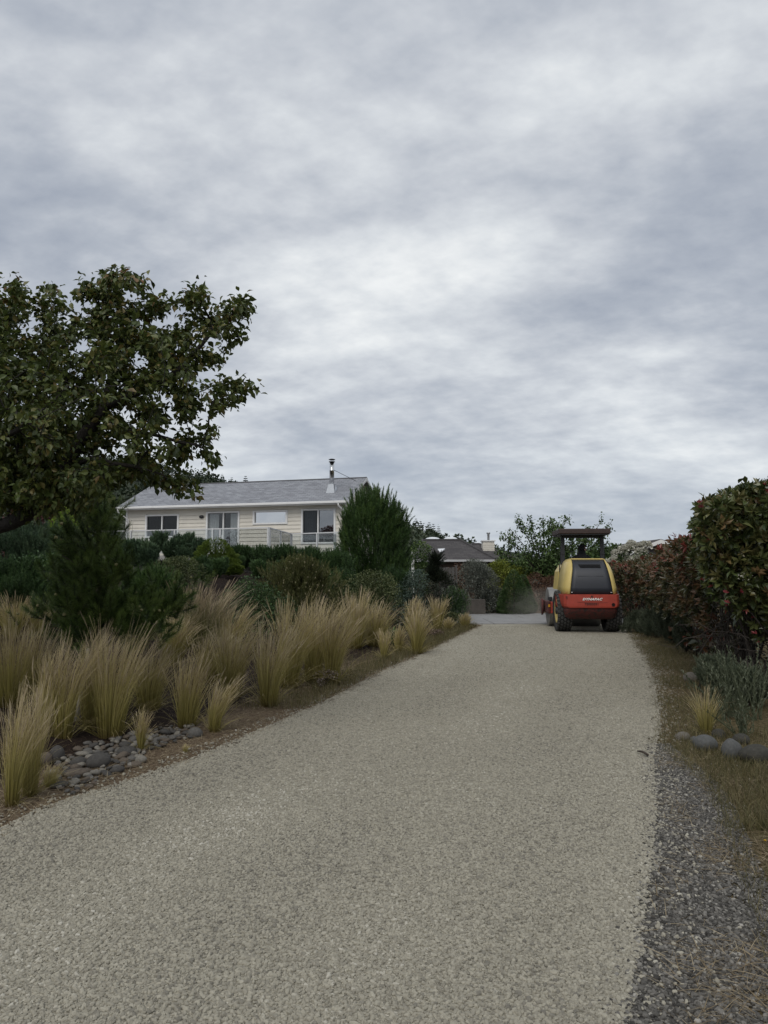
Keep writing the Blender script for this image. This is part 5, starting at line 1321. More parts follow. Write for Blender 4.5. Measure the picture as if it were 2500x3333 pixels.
# the largest single leaves on the near face
BL = leaf_t(.46, .07, .12); lmesh = []
for k in range(8):
    g = Geo(); g.inst(BL, np.zeros((1, 3)), np.eye(3)[None], np.ones(1), np.array([k / 8 * .95])); lmesh.append(g.mesh('leaf', F_PHOT))
pf, df, _ = shell(L[::3], 1200, up=.1, inner=.97)
ff = np.where(df[:, 1] < -.1)[0][:290]
Rf = basis(df[ff] * .5 + rng.normal(0, .5, (len(ff), 3)) + [0, -.2, .0], rng.normal(0, .5, len(ff)))
for q in range(len(ff)):
    o = link_mesh('leaf', lmesh[rng.integers(0, 8)], big)
    o.matrix_basis = Matrix.Translation(pf[ff[q]] + df[ff[q]] * .04) @ Matrix(Rf[q].tolist()).to_4x4() @ Matrix.Scale(float(rng.uniform(.10, .145)), 4)
reds = [(2266, 1632, 9), (2275, 1652, 6), (2312, 1760, 8), (2292, 1890, 7), (2318, 1910, 6), (2362, 1935, 8), (2358, 1960, 9), (2365, 1990, 8), (2360, 1975, 6), (2430, 1990, 7), (2445, 2015, 7), (2470, 2060, 8), (2490, 1585, 8), (2500, 1600, 8), (2478, 2090, 6), (2400, 1920, 5)]
Pr, dr = [], []
for (u, v, k) in reds:
    for _ in range(max(1, k // 5)): Pr.append(at(u + rng.normal(0, 5), v + rng.normal(0, 5), 9.1 + rng.normal(0, .08)) - np.array(big.location)); dr.append(rng.normal(0, .5, 3) + [-.1, -.2, .5])
Geo().inst(ROSF[0], np.array(Pr), basis(np.array(dr)), .062 * rng.uniform(.6, 1.1, len(Pr))).obj('young_leaves', F_RED, big)
P_ = at(2425, 1875, 9.1) - np.array(big.location)
Geo().inst(kite_t(.9, .05), P_ + rng.normal(0, .025, (40, 3)) * [2, 1, 1], basis(rand_dirs(40)), .018 * rng.uniform(.8, 1.2, 40)).obj('blossom', F_WHITE, big)
g = Geo()
def stemrun(p, q, r, n=6, wob=.10, gg=g, off=np.zeros(3)):
    t = np.linspace(0, 1, n)[:, None]; S_ = p + (q - p) * t + rng.normal(0, wob, (n, 3)) * np.sin(t * PI) ; gg.tube(S_ - off, np.linspace(r, r * .4, n), 5)
BO = np.array(big.location)
for k in range(46):
    x0 = bx[0] + rng.uniform(-.85, 1.2); y0_ = 9.9 + rng.normal(0, .3)
    q = at(rng.uniform(2290, 2560), rng.uniform(1780, 2000), rng.uniform(9.4, 10.4)); stemrun(np.array([x0, y0_, bx[2] - .03]), q, rng.uniform(.008, .024), off=BO)
for k in range(110):
    a = at(rng.uniform(2340, 2560), rng.uniform(1960, 2120), rng.uniform(9.4, 10.2)); b = a + rng.normal(0, .3, 3) * [1.3, .6, .7]; b[2] = max(b[2], .15); stemrun(a, b, rng.uniform(.003, .008), 5, .05, off=BO)
g.obj('stems', plain('grey brown twig', (.045, .037, .031), .9, .3, 14, .4, 40), big, smooth=True)

HF = np.array([(4.85, 11.2), (5.0, 11.8), (5.35, 13), (6.75, 18), (7.75, 22), (8.25, 26), (8.3, 30.5)])
hd = empty('photinia_hedge', (HF[2][0], HF[2][1], .05)); tag(hd, 'long reddish photinia hedge running back along the right verge', 'hedge'); HB = np.array(hd.location)
seg = np.linalg.norm(np.diff(HF, axis=0), axis=1); cum = np.concatenate([[0], np.cumsum(seg)]); LT = cum[-1]
def hpt(s): return np.stack([np.interp(s, cum, HF[:, 0]), np.interp(s, cum, HF[:, 1])], 1)
n = 6500; s = LT * rng.random(n) ** 1.15; p0 = hpt(s); dirh = hpt(np.minimum(s + .2, LT)) - hpt(np.maximum(s - .2, 0)); dirh /= np.linalg.norm(dirh, axis=1, keepdims=True)
nh = np.stack([-dirh[:, 1], dirh[:, 0]], 1)                   # toward the drive
top = 2.02 - .16 * sstep((s - 4) / 6) + .13 * np.sin(s * 1.9) + .09 * np.sin(s * 4.3 + 1) + .08 * np.sin(s * .7)
face = rng.random(n) < .62
zf = np.where(face, .75 + (top - .75) * rng.random(n) ** .7, top * rng.uniform(.93, 1.03, n))
wv = .18 * np.sin(s * 2.3) + .12 * np.sin(s * 5.1 + zf * 3)
outw = np.where(face, wv * .6 + .10 * (zf - 1.2) - .12 * rng.random(n) ** 2 + .12 * rng.normal(0, 1, n), -1.3 * rng.random(n))
P = np.concatenate([p0 + nh * outw[:, None], zf[:, None]], 1) - HB
d = np.concatenate([nh * np.where(face, .8, .15)[:, None], np.where(face, .35, 1.0)[:, None]], 1) + rng.normal(0, .35, (n, 3))
ii = rng.integers(0, 2, n); g = Geo(); szh = .115 * rng.uniform(.75, 1.25, n) * (1 + .25 * s / LT)
for k in range(2): g.inst(ROSF[k], P[ii == k], basis(d[ii == k], rng.random((ii == k).sum()) * 6), szh[ii == k], np.clip(rng.random((ii == k).sum()) * .8 + .2 * (zf[ii == k] - .8), 0, 1))
tag(g.obj('foliage', F_PHOTR, hd), kind='stuff')
m = (~face) & (s > .3) & (s < 9.5) & (outw > -.7) & (rng.random(n) < .8) & (np.sin(s * 1.3 + .4) > -.6)
P2 = P[m] + [0, 0, .13]; Geo().inst(ROSF[0], P2, basis(d[m]), .120 * rng.uniform(.7, 1.2, m.sum())).obj('young_leaves', F_RED, hd)
g = Geo()
for k in range(210):
    s_ = rng.random() * LT; p = hpt(np.array([s_]))[0]; a = np.array([p[0] + .45 + rng.normal(0, .15), p[1] + rng.normal(0, .2), .0]); q = np.array([p[0] + rng.uniform(-.1, .7), p[1] + rng.normal(0, .4), rng.uniform(1.0, 1.8)])
    stemrun(a, q, rng.uniform(.010, .022), 5, .10, g, HB)
g.obj('stems', M_STEM, hd, smooth=True)
nI = 5200; s = LT * rng.random(nI); p0 = hpt(s); P = np.stack([p0[:, 0] + rng.uniform(.1, 1.2, nI), p0[:, 1] + rng.normal(0, .2, nI), rng.uniform(.15, 1.9, nI)], 1) - HB
Geo().inst(LEAF, P, basis(rand_dirs(nI)), .16 * rng.uniform(.7, 1.2, nI)).obj('inner_foliage', F_PHOTR, hd)

# lavender and sage bushes at the hedge foot
G_LAV = 'grey-green bushes along the hedge foot'
for lab, u, v, w, vb, k in [('grey-green bush touching the rear wheel side of the verge', 2075, 1985, 130, 2062, 'shoot'), ('grey-green bush nearest the roller tyre on the right verge', 2135, 1960, 120, 2078, 'shoot'), ('tall pale grey-green bush in the middle of the row', 2190, 1955, 150, 2100, 'shoot'),
                           ('spiky grey-green bush left of the bare photinia stems', 2260, 1960, 180, 2130, 'shoot'), ('wide grey-green bush in front of the hedge stems', 2335, 2125, 110, 2160, 'shoot'), ('low grey-green bush below the bare photinia stems', 2425, 2170, 110, 2180, 'shoot')]:
    D = hit(u, vb)[1] + .25 if vb < 2150 else {2335: 9.6, 2425: 9.0}[u]; w_m = w * D / F
    plant('lavender_bush', lab, 'bush', u, v, w, D, F_LAV, k, int(900 + 500 * w_m), .20, 16, .26, G_LAV, upw=1.1, up=.35)
def stalks(u, vb, vt, w, n, label):
    b = hit(u, vb); D = b[1]; H = (vb - vt) * D / F; W_ = w * D / F
    o = empty('sage_plant', tuple(b)); tag(o, label, 'plant')
    g = Geo(); P, d = [], []
    for k in range(n):
        a = rng.random() * 6.28; r = W_ * .25 * rng.random(); p = np.array([math.cos(a) * r, math.sin(a) * r * .6, 0]); tl = rng.normal(-.15, .35)
        L_ = H * rng.uniform(.6, 1.05); q = p + np.array([math.sin(tl) * L_, rng.normal(0, .15) * L_, math.cos(tl) * L_]); m = (p + q) / 2 + rng.normal(0, .03, 3)
        g.tube([p, m, q], [.005, .004, .002], 4)
        for s in np.linspace(.15, 1, 22):
            P.append(p * (1 - s) ** 2 + 2 * m * s * (1 - s) + q * s * s); az = rng.random() * 6.28
            d.append((q - p) / L_ * .9 + np.array([math.cos(az), math.sin(az), .2]) * .7)
    g.obj('stems', F_MINT, o); P = np.array(P)
    Geo().inst(KITE_N, P, basis(np.array(d)), .048 * rng.uniform(.6, 1.2, len(P))).obj('leaves', F_MINT, o)
stalks(2385, 2335, 2125, 110, 26, 'tall grey-green leafy stalks leaning over the tan rocks'); stalks(2450, 2345, 2100, 130, 20, 'upright grey-green stalks nearest the right picture edge'); stalks(2335, 2350, 2190, 150, 18, 'low grey-green stalks behind the yellow-green grass'); stalks(2420, 2400, 2260, 140, 16, 'short grey-green stalks behind the egg-shaped boulder')

# ================================================================= GROUND COVER (nobody could count it)
F_STRAW = foliage('dry straw', G3((.13, .095, .055), (.23, .18, .11), (.36, .30, .20)), trans=.2, rough=.7)
F_TURF = foliage('thin verge grass', G3((.060, .060, .024), (.115, .105, .044), (.20, .165, .082)), trans=.25, rough=.6)
BL2 = tmpl([(-.02, 0, 0), (.02, 0, 0), (.014, .55, .08), (-.014, .55, .08), (0, 1, .05)], [(0, 1, 2, 3), (3, 2, 4)], [0, 0, .5, .5, 1])
def cover(name, x, y, h, el, mat, label, cat, w=1.0):
    n = len(x); az = rng.random(n) * 6.28
    d = np.stack([np.cos(az) * np.cos(el), np.sin(az) * np.cos(el), np.sin(el)], 1)
    sc = np.stack([h * w, h, h], 1)
    return tag(Geo().inst(BL2, np.stack([x, y, height(x, y) + .004], 1), basis(d), sc).obj(name, mat), label, cat, kind='stuff')
n = 36000; y = 3.0 + 20.5 * rng.random(n) ** 1.5; x = lx(y) - rng.gamma(2.0, .30, n) + .08
cover('dry_grass', x, y, rng.uniform(.03, .10, n), np.abs(rng.normal(0, .22, n)), F_STRAW, 'dry straw litter along the left edge of the drive', 'dry grass')
n = 15000; y = 9 + 14.5 * rng.random(n); x = lx(y) - rng.gamma(2.2, .22, n)
cover('verge_grass', x, y, rng.uniform(.05, .16, n) * (.7 + .03 * y), np.clip(rng.normal(1.1, .3, n), .2, 1.5), F_TURF, 'thin yellowing grass along the left verge', 'grass')
n = 42000; y = 4.8 + 17.5 * rng.random(n) ** 1.6; x = np.maximum(rx(y), shx(y) * (y < 7) + -99 * (y >= 7)) + rng.gamma(2.2, .42, n) - .05
kp = np.sin(x * 2.7 + 1.1 * np.sin(y * 1.9)) + .6 * np.sin(y * 3.1 + x) > -.75 + .9 * (rng.random(n) - .5); x, y = x[kp], y[kp]; n = len(x)
cover('verge_grass', x, y, rng.uniform(.03, .12, n), np.clip(rng.normal(.95, .35, n), .1, 1.5), F_TURF, 'short thin grass covering the right verge', 'grass')
n = 16000; y = 2.2 + 7 * rng.random(n) ** 1.2; x = shx(np.minimum(y, 6.8)) + rng.normal(.12, .42, n)
kp = (x > rx(y) + .05) & (np.sin(x * 5 + y * 2.2) + np.sin(y * 6.1 - x * 3) > .25 + .5 * rng.normal(0, 1, n)); x, y = x[kp], y[kp]; n = len(x)
cover('straw', x, y, rng.uniform(.05, .17, n), np.abs(rng.normal(.05, .12, n)), F_STRAW, 'scattered pale straw over the dark gravel', 'straw', .62)
n = 5000; y = 2.2 + 4.8 * rng.random(n); x = shx(y) + np.abs(rng.normal(.05, .5, n))
cover('verge_grass', x, y, rng.uniform(.04, .13, n), np.clip(rng.normal(.8, .4, n), .1, 1.5), F_TURF, 'sparse grass at the near right corner', 'grass', .7)
n = 16000; y = 5.0 + 17 * rng.random(n) ** 1.5; x = np.maximum(rx(y), shx(y) * (y < 7) - 99 * (y >= 7)) + rng.gamma(1.8, .38, n)
cover('dry_grass', x, y, rng.uniform(.03, .10, n), np.abs(rng.normal(.1, .3, n)), F_STRAW, 'dry brown stalks among the right verge grass', 'dry grass', .7)
# twig, dandelion
p = gnd0(2110, 2465); q = gnd0(2075, 2452)
tag(Geo().tube([p + [0, 0, .02], (p + q) / 2 + [0, .01, .03], q + [0, 0, .02]], [.009, .011, .006], 6).obj('twig', M_STEM, smooth=True), 'short dark twig on the right edge of the gravel', 'twig')
p = gnd0(2492, 2775); o = empty('dandelion', tuple(p - [0, 0, .02])); tag(o, 'single yellow dandelion near the lower right picture edge', 'flower')
Geo().tube([(0, 0, 0), (.004, 0, .05), (0, 0, .085)], [.003, .0025, .002], 5).obj('stem', F_TURF, o)
Geo().inst(kite_t(.35, .05), np.tile([0, 0, .085], (26, 1)), basis(np.stack([np.cos(np.arange(26) * 2.4), np.sin(np.arange(26) * 2.4), .2 + .04 * np.arange(26)], 1)), np.full(26, .011)).obj('petals', plain('dandelion yellow', (.62, .40, .02), .6, .1), o)

# ================================================================= ROAD ROLLER
YEL = plain('machine yellow paint', (.56, .435, .145), .42, .07, 2.5, dirt=(.38, .30, .13), dirt_at=.66)
NAVY = plain('charcoal plastic panel', (.020, .023, .031), .5, .12, 2.0, .03, 60)
REDP = plain('worn red paint', (.33, .046, .028), .5, .14, 3.5, .08, 50, dirt=(.16, .036, .024), dirt_at=.64)
REDD = plain('shaded scuffed red steel', (.105, .022, .018), .75, .25, 5, .12, 40, dirt=(.030, .020, .018), dirt_at=.52)  # darker than the bumper red: belly shade put into the colour, with scuffs
BLK = plain('black rubber', (.018, .018, .018), .85, .25, 6, .2, 60, dirt=(.06, .057, .05), dirt_at=.62)
LUG = plain('dusty tyre lug', (.050, .050, .048), .9, .3, 20, .2, 60)
BMET = plain('black painted steel', (.022, .023, .026), .55, .2, 5)
CANO = plain('dark brown canopy paint', (.040, .024, .020), .6, .2, 4, dirt=(.075, .038, .026), dirt_at=.62)
DRUM = plain('rolled bare steel', (.27, .265, .255), .5, .15, 5, .2, 30, metal=.6)
DECW = plain('white lettering', (.80, .80, .78), .5, .03)
DECK_ = plain('dark lettering', (.030, .022, .02), .6, .1)
rb0 = gnd0(1927, 2054); RX, RY = at(1927, 1950, 20.35)[:2]
roller = empty('road_roller', (RX, RY, .008), -math.radians(5.3)); tag(roller, 'yellow and red road roller seen from behind, throwing up dust', 'road roller')
# rear bumper: plan polygon lofted down, lip, then tucked-under belly
def loft(rows, faces_closed=False):
    n = len(rows[0]); V = [p for r in rows for p in r]
    fs = [(k * n + j, (k + 1) * n + j, (k + 1) * n + j + 1, k * n + j + 1) for k in range(len(rows) - 1) for j in range(n - 1)]
    return V, fs
def plan(w, y, z, ws, ys, r=.07):
    pts = [(-ws, ys, z)]
    for a in np.linspace(0, 1, 5): pts.append((-w - .02 + .09 * a ** .8, y + .10 * (1 - a) ** 2, z))
    pts += [(-w * .5, y, z), (0, y, z), (w * .5, y, z)]
    for a in np.linspace(1, 0, 5): pts.append((w + .02 - .09 * a ** .8, y + .10 * (1 - a) ** 2, z))
    pts.append((ws, ys, z)); return pts
rows = [plan(.725, .05, 1.065, .86, .86), plan(.725, .0, 1.06, .865, .86), plan(.73, -.012, .80, .865, .84), plan(.715, -.012, .735, .86, .82), plan(.67, .0, .695, .84, .80)]
V, fs = loft(rows); bump = Geo().faces(V, fs).obj('bumper', REDP, roller, solid=.02, bevel=.006)
top = plan(.725, .05, 1.063, .86, .86); Geo().faces(top, [tuple(range(len(top)))]).obj('bumper_top', REDP, roller)
rows = [plan(.67, .03, .70, .83, .80), plan(.68, .07, .60, .82, .72), plan(.66, .20, .44, .78, .62), plan(.60, .38, .37, .70, .60), plan(.5, .6, .36, .6, .7)]
V, fs = loft(rows); Geo().faces(V, fs).obj('belly_plate', REDD, roller, smooth=True, solid=.02)
for s in (-1, 1): Geo().faces([(s * .865, .86, 1.06), (s * .865, .86, .70), (s * .80, 1.0, .55), (s * .80, 1.25, .55), (s * .80, 1.25, 1.06)], [(0, 1, 2, 3, 4)]).obj('side_skirt', REDD, roller, solid=.02)
Geo().lathe([(.040, 0), (.046, .0), (.046, .02), (.040, .02)], 16, 0, 'y', (.565, -.032, .79), False).obj('exhaust_ring', REDD, bump)
Geo().lathe([(.001, 0), (.041, 0)], 16, 0, 'y', (.565, -.0215, .79), False).obj('exhaust_hole', plain('hole black', (.004, .004, .004), .95, .1), bump)  # flat black disc stands in for the dark depth of the hole
Geo().faces([(-.035, -.018, .985), (.035, -.018, .985), (.022, -.018, 1.035), (-.022, -.018, 1.035)], [(0, 1, 2, 3)]).obj('lifting_eye', REDD, bump, solid=.012)
Geo().box((-.70, -.026, .955), (-.665, -.005, 1.015)).obj('latch', REDD, bump)
Geo().tube([(-.40, -.016, .855), (-.1, -.017, .842), (.1, -.017, .838), (.42, -.016, .846)], .003, 4).obj('scratch_seam', REDD, bump)
def text(body, w, h, loc, mat, par, name, shear=0.0, bold=0.0, rot=(PI / 2, 0, 0)):
    cu = bpy.data.curves.new(name, 'FONT'); cu.body = body; cu.align_x = 'CENTER'; cu.size = 1; cu.shear = shear; cu.offset = bold; cu.extrude = .006; cu.space_character = 1.08; cu.resolution_u = 3
    o = bpy.data.objects.new(name, cu); COL.objects.link(o); o.parent = par; cu.materials.append(mat)
    bpy.context.view_layer.update(); d = o.dimensions
    sc_ = (w / max(d.x, 1e-3), h / max(d.y, 1e-3), 1)
    me = bpy.data.meshes.new_from_object(o.evaluated_get(bpy.context.evaluated_depsgraph_get())); bpy.data.objects.remove(o); bpy.data.curves.remove(cu)
    if not me.materials: me.materials.append(mat)
    o = link_mesh(name, me, par); o.scale = sc_; o.rotation_euler = rot; o.location = loc
    return o
text('DYNAPAC', .54, .068, (-.0, -.018, .905), DECW, bump, 'lettering', .35, .035)
text('73000091', .36, .062, (-.01, -.018, .772), DECK_, bump, 'serial_number', 0, 0)
# engine hood
lev = [(1.07, .05, .590, .715, .75), (1.25, .065, .572, .688, .74), (1.42, .09, .548, .660, .72), (1.60, .135, .518, .628, .69), (1.76, .21, .488, .595, .66), (1.88, .33, .470, .560, .62), (1.965, .46, .460, .515, .57), (2.03, .60, .452, .470, .50)]
rows = [[(-hd_, y, z) if False else (x, y - .012 * (1 - (x / hd_) ** 2), z) for x in np.linspace(-hd_, hd_, 9)] for (z, y, hd_, ho, hs) in lev]
V, fs = loft(rows); rp = Geo().faces(V, [f[::-1] for f in fs]).obj('rear_panel', NAVY, roller, smooth=True, solid=.03)
for s in (-1, 1):
    rows = [[(s * hd_, y + .004, z), (s * (hd_ + .012), y - .006, z), (s * (ho - .03), y + .13, z), (s * ho, y + .19, z), (s * hs, 1.12, z)] for (z, y, hd_, ho, hs) in lev]
    V, fs = loft(rows); sp_ = Geo().faces(V, fs if s > 0 else [f[::-1] for f in fs]).obj('hood_side', YEL, roller, smooth=True, solid=.025)
    # recessed pale side face with warning print
    g = Geo()
    def side_x(y, z):
        k = np.interp(z, [l[0] for l in lev], [l[3] for l in lev]); e = np.interp(z, [l[0] for l in lev], [l[4] for l in lev]); y0s = np.interp(z, [l[0] for l in lev], [l[1] for l in lev]) + .19
        return s * (k + (e - k) * (y - y0s) / (1.12 - y0s) + .003)
    def patch_(ya, yb, za, zb): g.faces([(side_x(y, z), y, z) for y, z in ((ya, za), (yb, za), (yb, zb), (ya, zb))], [(0, 1, 2, 3)])
    for k in range(7): patch_(.46, .46 + rng.uniform(.12, .24), 1.60 - k * .052, 1.615 - k * .052)
    patch_(.74, .82, 1.62, 1.67); g.obj('warning_print', DECK_, sp_)
    g = Geo(); patch_(.42, .54, 1.13, 1.20); g.obj('white_sticker', DECW, sp_)
    Geo().box((s * .53 - .02, .035, 1.115), (s * .53 + .02, .06, 1.128)).obj('panel_catch', DECW, rp)
    # black gap and forward body panel
    Geo().faces([(s * .70, 1.13, 1.0), (s * .70, 1.13, 1.9), (s * .52, 1.13, 2.03), (s * .52, 1.22, 2.03), (s * .70, 1.22, 1.9), (s * .70, 1.22, 1.0)], [(0, 1, 4, 5), (1, 2, 3, 4)]).obj('panel_gap', BMET, roller, solid=.02)
    Geo().faces([(s * .765, 1.22, 1.18), (s * .72, 1.22, 1.70), (s * .58, 1.22, 1.93), (s * .58, 1.95, 1.93), (s * .72, 2.0, 1.70), (s * .765, 2.1, 1.18)], [(0, 1, 4, 5) if s < 0 else (5, 4, 1, 0), (1, 2, 3, 4) if s < 0 else (4, 3, 2, 1)]).obj('body_side', YEL, roller, solid=.03)
Geo().box((-.455, .60, 2.025), (.455, 1.02, 2.065)).obj('hood_top', YEL, roller, bevel=.012)
Geo().box((-.54, 1.02, 1.25), (.54, 1.14, 1.98)).obj('hood_front', BMET, roller)
# vent slot set into the rear panel, with slats
Geo().faces([(-.30, .325, 1.895), (.30, .325, 1.895), (.30, .225, 1.80), (-.25, .225, 1.80)], [(0, 3, 2, 1)]).obj('vent_slot', plain('vent black', (.006, .006, .007), .9, .1), rp, solid=.012)
for k in range(4):
    z = 1.815 + k * .02; y = .225 + (z - 1.80) * 1.05
    Geo().box((-.245 - .012 * k, y - .022, z), (.295, y - .008, z + .007)).obj('vent_slat', BMET, rp)
Geo().box((-.34, .112, 1.555), (.34, .125, 1.572)).obj('panel_crease', NAVY, rp, bevel=.006)
# chassis and axle
Geo().box((-.42, .45, .42), (.42, 1.9, .95)).obj('chassis', BMET, roller, bevel=.02)
Geo().tube([(-.66, .88, .58), (.66, .88, .58)], .10, 12).obj('axle', BMET, roller)
Geo().box((-.30, 1.9, .50), (.30, 2.55, .90)).obj('articulation', BMET, roller, bevel=.03)
# tyres with blocky lugs
def tyre(x, s):
    r, hw_ = .575, .20
    prof = [(.33, -hw_ * .8), (.47, -hw_ * .98), (.535, -hw_), (.56, -hw_ * .82), (.565, 0), (.56, hw_ * .82), (.535, hw_), (.47, hw_ * .98), (.33, hw_ * .8)]
    g = Geo().lathe(prof, 40, 0, 'x', cap=False)
    t = g.obj('tyre', BLK, roller, smooth=True, loc=(x, .88, .58))
    g = Geo(); n = 30
    hexv = np.array([(math.cos(a), math.sin(a)) for a in np.arange(6) * PI / 3])
    for row, xx in enumerate((-.165, -.085, 0, .085, .165)):
        for k in range(n):
            a0 = (k + .5 * (row % 2)) * 2 * PI / n; w = .043 if abs(xx) < .1 else .040
            V = []
            for rr, sc in ((.555, 1.0), (.582 if abs(xx) < .15 else .574, .84)):
                for hx_, hy_ in hexv:
                    a = a0 + hy_ * w * sc * 1.18 / rr; V.append((xx + hx_ * w * sc * .86, rr * math.cos(a), rr * math.sin(a)))
            g.faces(V, [tuple(range(6, 12))] + [(i, (i + 1) % 6, (i + 1) % 6 + 6, i + 6) for i in range(6)])
    for k in range(n):                                    # shoulder bars
        for sg in (-1, 1):
            a = k * 2 * PI / n; V = []
            for (xx, rr) in ((sg * .190, .565), (sg * .206, .535), (sg * .206, .50)):
                for da in (-.06, .06): V.append((xx, rr * math.cos(a + da), rr * math.sin(a + da)))
            V += [(v[0] - sg * .03, v[1] * .97, v[2] * .97) for v in V]
            g.faces(V, [(0, 1, 3, 2), (2, 3, 5, 4), (0, 2, 8, 6), (2, 4, 10, 8), (1, 7, 9, 3), (3, 9, 11, 5)])
    g.obj('tread', LUG, t)
    rim = Geo().lathe([(.05, s * .10), (.20, s * .10), (.24, s * .16), (.31, s * .175), (.345, s * .18), (.345, s * .10)], 28, 0, 'x').obj('rim', YEL, t, smooth=True)
    Geo().lathe([(.10, s * .10), (.10, s * .19), (.07, s * .20), (.01, s * .20)], 16, 0, 'x').obj('hub', BMET, rim, smooth=True)
tyre(-.675, -1); tyre(.675, 1)
# drum and its frame
Geo().lathe([(.50, -.80), (.575, -.80), (.60, -.785), (.60, .785), (.575, .80), (.50, .80)], 48, 0, 'x', (0, 3.25, .60)).obj('drum', DRUM, roller, smooth=True)
for s in (-1, 1):
    fr = Geo().box((s * .86 - .045, 2.35, .42), (s * .86 + .045, 4.1, .80)).obj('drum_frame', REDD, roller, bevel=.03)
    Geo().lathe([(.01, 0), (.22, 0), (.27, -.03), (.27, -.06)], 20, 0, 'x', (0, 0, 0)).obj('vibration_cover', REDD, fr, smooth=True, loc=(s * .93, 3.25, .60))
    Geo().box((s * .86 - .025, 2.33, .62), (s * .86 + .025, 2.35, .70)).obj('reflector', plain('amber reflector', (.55, .28, .02), .3, .05), fr)
    Geo().box((s * .80 - .05, 2.42, .82), (s * .80 + .05, 2.75, .92)).obj('scraper_bracket', BMET, fr)
for y in (2.45, 4.05): Geo().box((-.815, y - .08, .42), (.815, y + .08, .78)).obj('cross_frame', REDP, roller, bevel=.02)
# operator platform, seat, wheel, roll bar and canopy
Geo().box((-.60, 1.22, 1.10), (.60, 2.3, 1.20)).obj('platform', BMET, roller)
Geo().box((-.25, 1.42, 1.48), (.25, 1.90, 1.60)).obj('seat', BLK, roller, bevel=.04)
Geo().box((-.18, 1.5, 1.2), (.18, 1.8, 1.48)).obj('seat_post', BMET, roller)
Geo().box((-.24, 1.36, 1.58), (.24, 1.45, 1.98)).obj('seat_back', BLK, roller, bevel=.04)
Geo().tube([(0, 2.35, 1.2), (0, 2.2, 1.85)], .04, 8).obj('steering_column', BMET, roller)
a = np.linspace(0, 2 * PI, 25); Geo().tube(np.stack([.18 * np.cos(a), 2.18 + .17 * np.sin(a), 1.86 + .06 * np.sin(a)], 1), .014, 6, cap=False).obj('steering_wheel', BLK, roller, smooth=True)
for s in (-1, 1):
    Geo().box((s * .565 - .055, 1.30, 1.2), (s * .565 + .055, 1.38, 2.76)).obj('roll_bar_post', BMET, roller, bevel=.01)
    Geo().tube([(s * .635, 1.33, 1.9), (s * .635, 1.33, 2.45)], .008, 5).obj('conduit', BMET, roller)
    Geo().box((s * .57 - .06, 1.285, 2.20), (s * .57 + .06, 1.395, 2.23)).obj('bracket', BMET, roller)
cn = Geo().box((-.73, .85, 2.78), (.73, 2.35, 2.93)).obj('canopy', CANO, roller, bevel=.02)
Geo().box((-.70, .88, 2.755), (.70, 2.32, 2.779)).obj('canopy_lining', BMET, cn)
Geo().box((-.60, 1.27, 2.68), (.60, 1.41, 2.755)).obj('roll_bar_beam', BMET, roller)

# ================================================================= OPERATOR
def skin(name, verts, edges, mat, parent, root=0, sub=2):
    me = bpy.data.meshes.new(name); me.from_pydata([v[:3] for v in verts], edges, [])
    me.materials.append(mat); o = bpy.data.objects.new(name, me); COL.objects.link(o); o.parent = parent
    md = o.modifiers.new('skin', 'SKIN'); md.use_smooth_shade = True
    for i, v in enumerate(verts):
        sv = me.skin_vertices[0].data[i]; sv.radius = (v[3], v[4] if len(v) > 4 else v[3]); sv.use_root = i == root
    md2 = o.modifiers.new('sub', 'SUBSURF'); md2.levels = sub; md2.render_levels = sub
    return o
SKIN = plain('skin', (.50, .31, .23), .55, .08, 12)
HOOD = plain('black hoodie cloth', (.010, .010, .012), .9, .25, 14, .3, 50)
JEAN = plain('dark work trousers', (.022, .024, .030), .9, .2, 10)
rw = Matrix.Translation(roller.location) @ Matrix.Rotation(roller.rotation_euler.z, 4, 'Z')
seat_w = rw @ Vector((.03, 1.63, 1.60))
man = empty('person', tuple(seat_w), roller.rotation_euler.z); tag(man, 'person in a black hooded jacket driving the roller, face turned right', 'person')
# seated figure, z = 0 at the seat
body = [(0, 0, .10, .15, .12), (0, .02, .28, .14, .11), (0, .05, .46, .16, .11), (0, .08, .56, .07, .065), (0.01, .10, .62, .055, .055), (.02, .12, .69, .07, .08), (.03, .13, .77, .078, .095), (.03, .13, .84, .05, .06),
        (-.19, .05, .51, .06), (-.25, .20, .33, .048), (-.17, .42, .28, .038), (-.13, .50, .29, .032), (.19, .05, .51, .06), (.26, .20, .33, .048), (.17, .42, .28, .038), (.13, .50, .29, .032),
        (-.10, .05, .07, .085), (-.13, .42, .09, .07), (-.13, .45, -.30, .048), (-.13, .58, -.36, .045), (.10, .05, .07, .085), (.13, .42, .09, .07), (.13, .45, -.30, .048), (.13, .58, -.36, .045)]
edg = [(0, 1), (1, 2), (2, 3), (3, 4), (4, 5), (5, 6), (6, 7), (2, 8), (8, 9), (9, 10), (10, 11), (2, 12), (12, 13), (13, 14), (14, 15), (0, 16), (16, 17), (17, 18), (18, 19), (0, 20), (20, 21), (21, 22), (22, 23)]
skin('body', body, edg, SKIN, man)
cl_ = [(v[0], v[1], v[2], v[3] * 1.16 + .012, (v[4] if len(v) > 4 else v[3]) * 1.16 + .014) for v in body]
skin('jacket', cl_[0:4] + cl_[8:11] + cl_[12:15], [(0, 1), (1, 2), (2, 3), (2, 4), (4, 5), (5, 6), (2, 7), (7, 8), (8, 9)], HOOD, man)
skin('trousers', [cl_[0]] + cl_[16:20] + cl_[20:24], [(0, 1), (1, 2), (2, 3), (3, 4), (0, 5), (5, 6), (6, 7), (7, 8)], JEAN, man)
